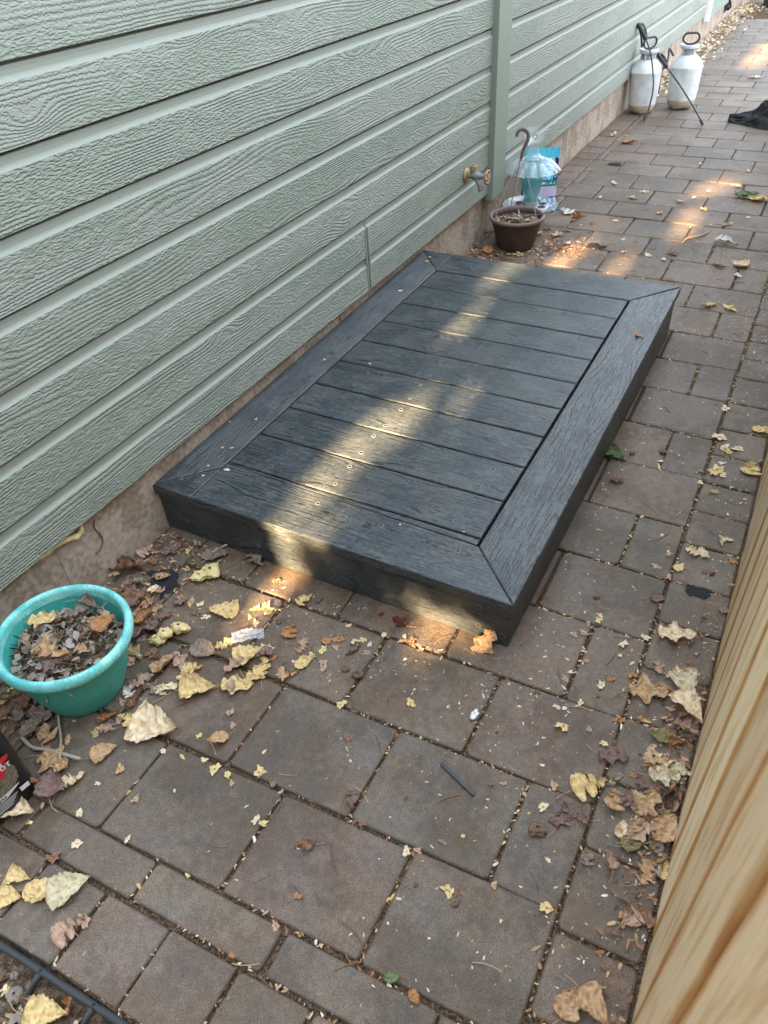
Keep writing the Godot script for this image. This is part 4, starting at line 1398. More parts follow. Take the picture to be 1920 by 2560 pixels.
bit pink 0.770 0.001 3.086 0.044 ? 0 s_pink_b small pinkish leaf scrap beyond the far end of the deck
bit cream 0.823 0.001 3.169 0.027 ? 0 s_cream_b small cream leaf scrap beyond the far end of the deck
bit white 0.871 0.001 3.286 0.031 ? 0 s_white_b small whitish leaf scrap beyond the far end of the deck
bit tan 0.716 0.001 2.880 0.038 ? 0 s_tan_b small tan leaf scrap beyond the far end of the deck
bit yellow 0.901 0.001 3.003 0.043 ? 0 s_yellow_b small yellow leaf scrap beyond the far end of the deck
bit cream 0.856 0.001 2.310 0.030 ? 0 s_cream_b small cream leaf scrap beyond the far end of the deck
bit pink 0.675 0.001 2.332 0.035 ? 0 s_pink_b small pinkish leaf scrap beyond the far end of the deck
bit cream 0.783 0.001 2.332 0.038 ? 0 s_cream_b small cream leaf scrap beyond the far end of the deck
bit white 0.891 0.001 2.386 0.027 ? 0 s_white_b small whitish leaf scrap beyond the far end of the deck
bit cream 0.640 0.001 2.484 0.028 ? 0 s_cream_b small cream leaf scrap beyond the far end of the deck
bit brown 0.874 0.001 2.389 0.053 ? 0 s_brown_b small brown leaf scrap beyond the far end of the deck
bit white 0.417 0.001 2.352 0.036 ? 0 s_white_b small whitish leaf scrap beyond the far end of the deck
bit brown 0.446 0.001 2.639 0.034 ? 0 s_brown_b small brown leaf scrap beyond the far end of the deck
bit white 1.110 0.001 2.954 0.025 ? 0 s_white_b small whitish leaf scrap beyond the far end of the deck
bit tan 1.039 0.001 2.827 0.045 ? 0 s_tan_b small tan leaf scrap beyond the far end of the deck
bit cream 0.543 0.001 2.713 0.029 ? 0 s_cream_b small cream leaf scrap beyond the far end of the deck
bit white 1.011 0.001 3.692 0.038 ? 0 s_white_b small whitish leaf scrap beyond the far end of the deck
bit white 0.745 0.001 3.769 0.025 ? 0 s_white_b small whitish leaf scrap beyond the far end of the deck
bit grey 0.696 0.001 2.477 0.028 ? 0 s_grey_b small grey brown leaf scrap beyond the far end of the deck
bit tan 0.261 0.001 2.142 0.047 ? 0 s_tan_b small tan leaf scrap beyond the far end of the deck
bit tan 0.334 0.001 2.430 0.053 ? 0 s_tan_b small tan leaf scrap beyond the far end of the deck
bit brown 0.269 0.001 2.508 0.046 ? 0 s_brown_b small brown leaf scrap beyond the far end of the deck
bit tan 0.335 0.001 2.458 0.041 ? 0 s_tan_b small tan leaf scrap beyond the far end of the deck
bit brown 0.359 0.001 2.506 0.033 ? 0 s_brown_b small brown leaf scrap beyond the far end of the deck
bit yellow 1.186 0.001 1.915 0.050 ? 0 s_yellow_b small yellow leaf scrap beyond the far end of the deck
bit white 1.167 0.001 2.243 0.036 ? 0 s_white_b small whitish leaf scrap beyond the far end of the deck
bit orange 1.095 0.001 2.305 0.036 ? 0 s_orange_b small orange brown leaf scrap beyond the far end of the deck
bit white 0.117 0.180 1.246 0.016 ? 0 s_white_k small whitish leaf scrap lying on the deck
bit cream -0.050 0.170 0.763 0.011 ? 0 s_cream_k small cream leaf scrap lying on the deck
bit cream 0.117 0.169 0.717 0.010 ? 0 s_cream_k small cream leaf scrap lying on the deck
bit white 0.264 0.169 0.748 0.009 ? 0 s_white_k small whitish leaf scrap lying on the deck
bit white 0.175 0.156 0.125 0.014 ? 0 s_white_k small whitish leaf scrap lying on the deck
bit cream 0.117 0.156 0.119 0.009 ? 0 s_cream_k small cream leaf scrap lying on the deck
bit tan 0.102 0.158 0.201 0.011 ? 0 s_tan_k small tan leaf scrap lying on the deck
bit cream 0.128 0.158 0.210 0.009 ? 0 s_cream_k small cream leaf scrap lying on the deck
bit white 0.131 0.155 0.080 0.008 ? 0 s_white_k small whitish leaf scrap lying on the deck
bit cream 0.109 0.161 0.350 0.009 ? 0 s_cream_k small cream leaf scrap lying on the deck
bit cream 0.044 0.160 0.312 0.007 ? 0 s_cream_k small cream leaf scrap lying on the deck
bit grey 0.025 0.166 0.576 0.009 ? 0 s_grey_k small grey brown leaf scrap lying on the deck
bit orange 0.975 0.179 1.218 0.030 ? 0 s_orange_k small orange brown leaf scrap lying on the deck
bit tan 0.093 0.187 1.553 0.017 ? 0 s_tan_k small tan leaf scrap lying on the deck
bit pink 0.099 0.186 1.514 0.017 ? 0 s_pink_k small pinkish leaf scrap lying on the deck
bit cream 0.027 0.173 0.893 0.010 ? 0 s_cream_k small cream leaf scrap lying on the deck
bit white 0.689 0.156 0.118 0.006 ? 0 s_white_k small whitish leaf scrap lying on the deck
bit white 0.836 0.157 0.156 0.005 ? 0 s_white_k small whitish leaf scrap lying on the deck
bit brown 0.010 0.001 -0.164 0.025 ? 0 s_brown_l small brown leaf scrap around the turquoise pot
bit tan -0.023 0.001 -0.196 0.022 ? 0 s_tan_l small tan leaf scrap around the turquoise pot
bit pink 0.048 0.001 -0.130 0.027 ? 0 s_pink_l small pinkish leaf scrap around the turquoise pot
bit tan 0.067 0.001 -0.129 0.020 ? 0 s_tan_l small tan leaf scrap around the turquoise pot
bit pink 0.328 0.001 -0.490 0.024 ? 0 s_pink_l small pinkish leaf scrap around the turquoise pot
bit grey 0.362 0.001 -0.463 0.020 ? 0 s_grey_l small grey brown leaf scrap around the turquoise pot
bit pink 0.349 0.001 -0.525 0.020 ? 0 s_pink_l small pinkish leaf scrap around the turquoise pot
bit tan 0.324 0.001 -0.558 0.018 ? 0 s_tan_l small tan leaf scrap around the turquoise pot
bit orange 0.265 0.001 -0.645 0.023 ? 0 s_orange_l small orange brown leaf scrap around the turquoise pot
bit tan 0.284 0.001 -0.609 0.020 ? 0 s_tan_l small tan leaf scrap around the turquoise pot
bit tan 0.327 0.001 -0.573 0.021 ? 0 s_tan_l small tan leaf scrap around the turquoise pot
bit pink 0.268 0.001 -0.400 0.029 ? 0 s_pink_l small pinkish leaf scrap around the turquoise pot
bit grey 0.240 0.001 -0.336 0.026 ? 0 s_grey_l small grey brown leaf scrap around the turquoise pot
"""

const GROUPS := {
	"s_tan_f": "tan leaf scraps in front of the deck",
	"s_orange_f": "orange brown leaf scraps in front of the deck",
	"s_cream_f": "cream leaf scraps in front of the deck",
	"s_brown_f": "brown leaf scraps in front of the deck",
	"s_yellow_f": "yellow leaf scraps in front of the deck",
	"s_pink_f": "pinkish leaf scraps in front of the deck",
	"s_white_f": "whitish leaf scraps in front of the deck",
	"s_red_f": "dark red leaf scraps in front of the deck",
	"s_cream_r": "cream leaf scraps between the deck and the fence",
	"s_yellow_r": "yellow leaf scraps between the deck and the fence",
	"s_grey_r": "grey brown leaf scraps between the deck and the fence",
	"s_tan_r": "tan leaf scraps between the deck and the fence",
	"s_white_r": "whitish leaf scraps between the deck and the fence",
	"s_pink_r": "pinkish leaf scraps between the deck and the fence",
	"s_orange_r": "orange brown leaf scraps between the deck and the fence",
	"s_brown_r": "brown leaf scraps between the deck and the fence",
	"s_red_r": "dark red leaf scraps between the deck and the fence",
	"s_yellow_n": "yellow leaf scraps on the large pavers nearest the viewer",
	"s_cream_n": "cream leaf scraps on the large pavers nearest the viewer",
	"s_brown_n": "brown leaf scraps on the large pavers nearest the viewer",
	"s_pink_n": "pinkish leaf scraps on the large pavers nearest the viewer",
	"s_orange_n": "orange brown leaf scraps on the large pavers nearest the viewer",
	"s_tan_n": "tan leaf scraps on the large pavers nearest the viewer",
	"s_grey_n": "grey brown leaf scraps on the large pavers nearest the viewer",
	"s_purple_n": "dusky brown leaf scraps on the large pavers nearest the viewer",
	"s_white_b": "whitish leaf scraps beyond the far end of the deck",
	"s_cream_b": "cream leaf scraps beyond the far end of the deck",
	"s_pink_b": "pinkish leaf scraps beyond the far end of the deck",
	"s_tan_b": "tan leaf scraps beyond the far end of the deck",
	"s_yellow_b": "yellow leaf scraps beyond the far end of the deck",
	"s_brown_b": "brown leaf scraps beyond the far end of the deck",
	"s_grey_b": "grey brown leaf scraps beyond the far end of the deck",
	"s_orange_b": "orange brown leaf scraps beyond the far end of the deck",
	"s_white_k": "whitish leaf scraps lying on the deck",
	"s_cream_k": "cream leaf scraps lying on the deck",
	"s_tan_k": "tan leaf scraps lying on the deck",
	"s_grey_k": "grey brown leaf scraps lying on the deck",
	"s_orange_k": "orange brown leaf scraps lying on the deck",
	"s_pink_k": "pinkish leaf scraps lying on the deck",
	"s_brown_l": "brown leaf scraps around the turquoise pot",
	"s_tan_l": "tan leaf scraps around the turquoise pot",
	"s_pink_l": "pinkish leaf scraps around the turquoise pot",
	"s_grey_l": "grey brown leaf scraps around the turquoise pot",
	"s_orange_l": "orange brown leaf scraps around the turquoise pot",
}


func build_leaves() -> void:
	rng.seed = 606
	make_leaf_kinds()
	for line in LEAVES.strip_edges().split("\n"):
		var f := line.strip_edges().split(" ", false, 9)
		# kind colour x y d size turn(deg or ?) tilt group-key label
		var turn := rng.randf() * TAU if f[6] == "?" else deg_to_rad(float(f[6]))
		var tl := Vector2.ZERO
		if f[7] != "0":
			var q := f[7].split(",")
			tl = Vector2(deg_to_rad(float(q[0])), deg_to_rad(float(q[1])))
		else:
			tl = Vector2(rng.randf_range(-0.08, 0.08), rng.randf_range(-0.08, 0.08))
		var g: String = GROUPS.get(f[8], "")
		leaf(f[0], f[1], P(float(f[2]), float(f[3]), float(f[4])), float(f[5]), turn, f[9], g, tl)

func build_drifts() -> void:
	rng.seed = 616
	for g in [[0.15, -0.20, 0.06, 0.12, 20, "brown and tan leaves drifted between the turquoise pot and the deck", "drifted leaf between the turquoise pot and the deck front"], [1.375, -0.17, 0.03, 0.13, 20, "leaves drifted against the foot of the fence", "drifted leaf against the foot of the fence"], [0.13, 1.84, 0.07, 0.07, 18, "leaves drifted behind the deck around the hanging pot", "drifted leaf behind the deck by the hanging pot"], [0.10, -0.68, 0.05, 0.06, 10, "leaves drifted behind the black jug", "drifted leaf in the corner behind the black jug"], [0.40, -0.36, 0.10, 0.07, 9, "small leaves strewn right of the turquoise pot", "small strewn leaf right of the turquoise pot"]]:
		for k in int(g[4]):
			var x := clampf(g[0] + rng.randfn(0.0, g[2]), 0.05, 1.405)
			var d: float = g[1] + rng.randfn(0.0, g[3])
			if on_step(x, d) or Vector2(x - 0.214, d + 0.49).length() < 0.10 or Vector2(x - 0.20, d - 2.245).length() < 0.09:
				continue
			var kind: String = ["torn", "curl", "torn", "lobed", "bit", "oval"][rng.randi_range(0, 5)]
			var col: String = ["brown", "tan", "purple", "orange", "grey", "tan", "cream", "pink"][rng.randi_range(0, 7)]
			var cn: String = {"purple": "dusky brown", "orange": "orange brown", "grey": "grey brown", "pink": "pinkish"}.get(col, col)
			leaf(kind, col, P(x, 0.002 + rng.randf() * 0.008, d), rng.randf_range(0.03, 0.055), rng.randf() * TAU, cn + " " + g[6], g[5], Vector2(rng.randf_range(-0.3, 0.3), rng.randf_range(-0.3, 0.3)))

func on_step(x: float, d: float) -> bool:
	return x > 0.0 and x < 1.03 and d > -0.012 and d < 1.66

func build_litter() -> void:
	rng.seed = 707
	# crumbs of leaf, bark and grit in the joints and over the stones
	var shapes := []
	for k in 3:
		var m := MB.new()
		var r := RandomNumberGenerator.new()
		r.seed = 30 + k
		var ring := []
		for j in 6:
			var a := TAU * j / 6.0
			var rr := r.randf_range(0.28, 0.62)
			ring.append(Vector3(cos(a) * rr * 1.3, 0.10 + r.randf_range(-0.10, 0.14), sin(a) * rr * 0.75))
		var ctr := Vector3(0, 0.16, 0)
		for j in 6:
			var e: Vector3 = (ring[j] - ctr).cross(ring[(j + 1) % 6] - ctr).normalized()
			if e.y < 0:
				e = -e
			m.tri(ctr, ring[j], ring[(j + 1) % 6], e, e, e)
		shapes.append(m.mesh())
	var pal := [Color(0.62, 0.50, 0.34), Color(0.66, 0.58, 0.46), Color(0.45, 0.28, 0.15), Color(0.24, 0.13, 0.075), Color(0.32, 0.15, 0.075), Color(0.10, 0.065, 0.045), Color(0.62, 0.45, 0.18), Color(0.36, 0.27, 0.21)]
	var xs := [[], [], []]
	var cs := [[], [], []]
	var add := func(x: float, d: float, y: float, s: float, ci: int) -> void:
		var k := rng.randi_range(0, 2)
		var b := Basis.from_euler(Vector3(rng.randf_range(-0.3, 0.3), rng.randf() * TAU, rng.randf_range(-0.3, 0.3))).scaled_local(Vector3(s * rng.randf_range(0.8, 1.5), s * 0.5, s * rng.randf_range(0.5, 1.0)))
		xs[k].append(Transform3D(b, P(x, y, d)))
		var c: Color = pal[ci]
		var f := rng.randf_range(0.7, 1.2)
		cs[k].append(Color(c.r * f, c.g * f, c.b * f))
	# in the joints
	for j in joints:
		var x0: float = j[0]
		var x1: float = j[1]
		var d0: float = j[2]
		var d1: float = j[3]
		if d0 > 5.5:
			continue
		var per := (x1 - x0) + (d1 - d0)
		var dens := 150.0 if x0 > 0.85 else 110.0
		if d0 > 2.4:
			dens *= 0.35
		for k in int(per * dens * rng.randf_range(0.5, 1.5)):
			var u := rng.randf() * per
			var x := x0 + u if u < x1 - x0 else x0 - 0.003
			var d := d0 - 0.003 if u < x1 - x0 else d0 + (u - (x1 - x0))
			x += rng.randfn(0.0, 0.003)
			d += rng.randfn(0.0, 0.003)
			if on_step(x, d):
				continue
			add.call(x, d, -0.004 + rng.randf() * 0.003, rng.randf_range(0.0025, 0.0080) * (1.5 if rng.randf() < 0.12 else 1.0), [0, 1, 2, 3, 3, 4, 4, 5, 5, 2, 6, 7][rng.randi_range(0, 11)])
	# over the stones
	for k in 4300:
		var x := rng.randf_range(0.04, 1.42)
		var d := rng.randf_range(-0.92, 3.2)
		var q := rng.randf()
		if q < 0.25:
			x = 1.42 - absf(rng.randfn(0.0, 0.10))
		elif q < 0.42:
			d = 1.66 + absf(rng.randfn(0.0, 0.28))
		elif q < 0.55:
			x = rng.randf_range(0.2, 1.2)
			d = -0.03 - absf(rng.randfn(0.0, 0.22))
		elif q < 0.60:
			x = 1.03 + absf(rng.randfn(0.0, 0.05))
			d = rng.randf_range(-0.1, 1.7)
		if x > 1.42 or x < 0.03 or on_step(x, d):
			continue
		if x < 0.95 and d < -0.25 and rng.randf() < 0.72:
			continue
		var dk := rng.randf() < 0.35
		add.call(x, d, 0.001, rng.randf_range(0.0018, 0.0062) * (1.7 if rng.randf() < 0.08 else 1.0), ([3, 5, 2, 7] if dk else [0, 1, 1, 6])[rng.randi_range(0, 3)])
	# drifts: behind the step, in the corner by the pot, along the fence, in front of the foundation
	for g in [[0.15, 1.83, 0.10, 0.09, 520, true, 1.9], [0.12, 2.08, 0.06, 0.06, 160, true, 1.9], [0.45, 1.75, 0.22, 0.05, 330, false], [0.36, 2.2, 0.05, 0.16, 260, true, 1.5], [0.42, 2.30, 0.08, 0.05, 120, true, 1.5], [0.12, -0.36, 0.06, 0.17, 260, true], [0.13, -0.62, 0.07, 0.09, 260, true], [0.10, -0.06, 0.08, 0.03, 160, true], [1.385, -0.20, 0.025, 0.20, 420, true], [0.70, 1.80, 0.12, 0.08, 200, true], [0.07, 3.6, 0.02, 0.7, 260, true], [0.10, 5.3, 0.05, 0.35, 300, false]]:
		for k in int(g[4]):
			var x: float = g[0] + rng.randfn(0.0, g[2])
			var d: float = g[1] + rng.randfn(0.0, g[3])
			if x < 0.032 or x > 1.42 or on_step(x, d):
				continue
			add.call(x, d, 0.002 + rng.randf() * 0.006, rng.randf_range(0.004, 0.013) * (float(g[6]) if g.size() > 6 else 1.0), ([2, 3, 4, 7, 3, 5] if g[5] else [0, 1, 2, 6, 4, 2])[rng.randi_range(0, 5)])
	for k in 3:
		stuff("leaf_crumbs", shapes[k], M.crumb, xs[k], cs[k])
	# pale drift of dry leaf flakes along the far foundation
	var fx := []
	var fc := []
	for k in 1400:
		var d := rng.randf_range(5.3, 10.4)
		var wd := 0.10 + 0.10 * smoothstep(5.3, 7.0, d)
		var x := 0.04 + absf(rng.randfn(0.0, wd * 0.62))
		if rng.randf() < 0.16:
			d = rng.randf_range(9.6, 10.4)
			x = rng.randf_range(0.05, 1.0)
		if x > 0.05 + wd * 1.6 and d < 9.5:
			continue
		var s := rng.randf_range(0.012, 0.034)
		fx.append(Transform3D(Basis.from_euler(Vector3(rng.randf_range(-0.5, 0.5), rng.randf() * TAU, rng.randf_range(-0.5, 0.5))).scaled_local(Vector3.ONE * s), P(x, rng.randf_range(0.002, 0.016), d)))
		var c: Color = pal[[0, 1, 6, 0, 2, 1, 3, 0][rng.randi_range(0, 7)]]
		var f := rng.randf_range(0.8, 1.2)
		fc.append(Color(c.r * f, c.g * f, c.b * f))
	stuff("leaf_litter", shapes[0], M.crumb, fx, fc)
	# needles and stems
	var nd := MB.new()
	nd.tube([Vector3(-0.5, 0.02, 0), Vector3(-0.2, 0.05, 0.06), Vector3(0.15, 0.05, 0.07), Vector3(0.5, 0.02, 0.0)], 0.016, 4)
	var nx := []
	var nc := []
	for k in 240:
		var x := rng.randf_range(0.2, 1.42)
		var d := rng.randf_range(-0.92, 3.0)
		if on_step(x, d):
			continue
		var s := rng.randf_range(0.015, 0.062)
		nx.append(Transform3D(Basis.from_euler(Vector3(0, rng.randf() * TAU, 0)).scaled_local(Vector3(s, 0.055, s if rng.randf() < 0.5 else -s)), P(x, 0.0, d)))
		var c: Color = [Color(0.58, 0.42, 0.22), Color(0.30, 0.17, 0.09), Color(0.14, 0.10, 0.08)][rng.randi_range(0, 2)]
		nc.append(c)
	stuff("needle_litter", nd.mesh(), M.crumb, nx, nc)
	# chips, clods and stones on the bare soil in front
	var sx := []
	var sc := []
	for k in 900:
		var d := -0.965 - absf(rng.randfn(0.0, 0.12))
		var x := rng.randf_range(0.3, 1.25)
		var s := rng.randf_range(0.003, 0.011)
		sx.append(Transform3D(Basis.from_euler(Vector3(rng.randf_range(-0.5, 0.5), rng.randf() * TAU, rng.randf_range(-0.5, 0.5))).scaled_local(Vector3(s * rng.randf_range(1.0, 2.6), s, s)), P(x, -0.028 + rng.randf() * 0.006, d)))
		var c: Color = pal[[2, 3, 4, 5, 5, 7, 0, 3][rng.randi_range(0, 7)]]
		var f := rng.randf_range(0.7, 1.3)
		sc.append(Color(c.r * f, c.g * f, c.b * f))
	stuff("soil_debris", shapes[1], M.crumb, sx, sc)

# ---------------------------------------------------------------- pots

func mound(r: float, y: float, hgt: float, sd: int) -> ArrayMesh:
	var nz := noise(sd, 1.0, 4)
	var pts := []
	for i in 12:
		var row := []
		for j in 36:
			var a := TAU * j / 36.0
			var q := r * i / 11.0
			var p := Vector3(q * cos(a), 0, q * sin(a))
			p.y = y + hgt * (1.0 - pow(q / r, 2.0)) + 0.018 * nz.get_noise_2d(p.x * 16.0, p.z * 16.0)
			row.append(p)
		pts.append(row)
	var m := MB.new()
	m.grid(pts, [], [], true, Vector3.UP)
	return m.mesh()

func filling(root: Node3D, r: float, y: float, count: int, pale: float) -> void:
	var xs := []
	var cs := []
	var m := MB.new()
	m.tri(Vector3(-0.5, 0, -0.3), Vector3(0.6, 0.1, -0.1), Vector3(0.1, 0.15, 0.4), Vector3.UP, Vector3.UP, Vector3.UP)
	m.tri(Vector3(-0.5, 0, -0.3), Vector3(0.1, 0.15, 0.4), Vector3(-0.6, 0.2, 0.3), Vector3.UP, Vector3.UP, Vector3.UP)
	for k in count:
		var a := rng.randf() * TAU
		var q := r * sqrt(rng.randf())
		var s := rng.randf_range(0.006, 0.022)
		var thin := rng.randf() < 0.4
		xs.append(Transform3D(Basis.from_euler(Vector3(rng.randf_range(-0.9, 0.9), rng.randf() * TAU, rng.randf_range(-0.9, 0.9))).scaled_local(Vector3(s * (3.0 if thin else 1.0), s, s * (0.12 if thin else 1.0))), Vector3(q * cos(a), y + rng.randf_range(0.0, 0.016) + 0.02 * (1.0 - q / r), q * sin(a))))
		var c: Color = [Color(0.20, 0.13, 0.09), Color(0.33, 0.26, 0.20), Color(0.12, 0.08, 0.055), Color(0.42, 0.33, 0.22)][rng.randi_range(0, 3)]
		if rng.randf() < pale:
			c = Color(0.33, 0.29, 0.26)
		cs.append(c)
	stuff("leaf_mould", m.mesh(), M.crumb, xs, cs, root)

func build_pots() -> void:
	rng.seed = 808
	# turquoise pot
	var p := thing("flower_pot", "turquoise plastic flower pot with faded rim full of leaf mould", "flower pot", P(0.214, 0.0, -0.49))
	p.rotation = Vector3(0.0, 0.4, -0.045)
	var b := MB.new()
	b.lathe([Vector2(0.0, 0.003), Vector2(0.082, 0.003), Vector2(0.0865, 0.006), Vector2(0.0885, 0.014), Vector2(0.091, 0.02), Vector2(0.104, 0.06), Vector2(0.114, 0.10), Vector2(0.1195, 0.128), Vector2(0.121, 0.138), Vector2(0.1235, 0.14), Vector2(0.1245, 0.152), Vector2(0.1255, 0.156)], 56)
	b.lathe([Vector2(0.1215, 0.156), Vector2(0.117, 0.13), Vector2(0.108, 0.09), Vector2(0.10, 0.06)], 56)
	part("pot_body", b.mesh(), M.pot, p)
	var r := MB.new()
	r.lathe([Vector2(0.1255, 0.154), Vector2(0.133, 0.1535), Vector2(0.1375, 0.157), Vector2(0.1393, 0.164), Vector2(0.1385, 0.172), Vector2(0.135, 0.178), Vector2(0.130, 0.1803), Vector2(0.1245, 0.178), Vector2(0.1215, 0.172), Vector2(0.1205, 0.156)], 64)
	part("pot_rim", r.mesh(), M.pot_rim, p)
	part("leaf_mould_bed", mound(0.1135, 0.112, 0.024, 9), M.filling, p)
	filling(p, 0.108, 0.125, 620, 0.33)
	for k in 6:
		var tw := MB.new()
		var a := rng.randf() * TAU
		var c := Vector3(cos(a), 0, sin(a)) * 0.05
		var q := Vector3(cos(a + 1.3), 0.05, sin(a + 1.3)) * 0.055
		tw.tube(smooth([c - q + Vector3(0, 0.143, 0), c + Vector3(0, 0.16, 0), c + q + Vector3(0, 0.145, 0)], 4), 0.0013, 5)
		part("twig", tw.mesh(), M.twig_dark, p)
	# brown hanging pot
	var h := thing("hanging_pot", "brown plastic hanging pot with hook and wires holding dry leaves", "hanging pot", P(0.20, 0.0, 2.245))
	var hb := MB.new()
	hb.lathe([Vector2(0.0, 0.003), Vector2(0.078, 0.003), Vector2(0.083, 0.008), Vector2(0.095, 0.05), Vector2(0.106, 0.10), Vector2(0.109, 0.102), Vector2(0.1125, 0.125), Vector2(0.114, 0.13)], 48)
	hb.lathe([Vector2(0.111, 0.13), Vector2(0.103, 0.10), Vector2(0.098, 0.08)], 48)
	part("pot_body", hb.mesh(), M.brown_pot, h)
	var hr := MB.new()
	hr.lathe([Vector2(0.113, 0.1285), Vector2(0.122, 0.128), Vector2(0.1255, 0.132), Vector2(0.1255, 0.139), Vector2(0.122, 0.1435), Vector2(0.115, 0.1435), Vector2(0.1105, 0.1395), Vector2(0.1100, 0.1285)], 52)
	part("pot_rim", hr.mesh(), M.brown_rim, h)
	part("leaf_mould_bed", mound(0.103, 0.088, 0.02, 19), M.filling, h)
	filling(h, 0.098, 0.10, 420, 0.2)
	var top := Vector3(0.004, 0.385, 0.0)
	for k in 3:
		var a: float = [0.35, 2.3, 4.1][k]
		var w := MB.new()
		var e := Vector3(cos(a) * 0.114, 0.137, sin(a) * 0.114)
		w.tube(smooth([e, e.lerp(top, 0.5) + Vector3(cos(a), 0, sin(a)) * 0.010, top], 5), 0.0022, 6)
		part("wire", w.mesh(), M.wire, h)
	var hk := MB.new()
	var hp := smooth([Vector3(0.004, 0.375, 0), Vector3(0.006, 0.40, 0), Vector3(0.014, 0.425, 0), Vector3(0.026, 0.452, 0), Vector3(0.024, 0.480, 0), Vector3(0.004, 0.495, 0), Vector3(-0.016, 0.487, 0), Vector3(-0.022, 0.468, 0)], 5)
	var rad := []
	for i in hp.size():
		rad.append(lerpf(0.0062, 0.0078, sin(PI * i / hp.size())))
	hk.tube(hp, rad, 10)
	var ho := part("hook", hk.mesh(), M.hook, h)
	ho.rotation.y = 0.5
	for k in 9:
		var tw := MB.new()
		var a := rng.randf() * TAU
		var c := Vector3(cos(a), 0, sin(a)) * rng.randf_range(0.01, 0.05) + Vector3(0, 0.122, 0)
		var d2 := Vector3(rng.randf_range(-1, 1), rng.randf_range(0.0, 0.35), rng.randf_range(-1, 1)).normalized() * rng.randf_range(0.05, 0.10)
		if k == 0:
			c = Vector3(0.05, 0.135, 0.0); d2 = Vector3(0.085, 0.03, 0.01)
		tw.tube(smooth([c - d2, c + Vector3(0, 0.008, 0.006), c + d2], 4), [0.0025, 0.0026, 0.003, 0.003, 0.0032, 0.003, 0.0028, 0.0026, 0.002], 6)
		part("twig", tw.mesh(), M.twig if k % 2 else M.twig_dark, h)

# ---------------------------------------------------------------- feeder, bag, jug, sprayers

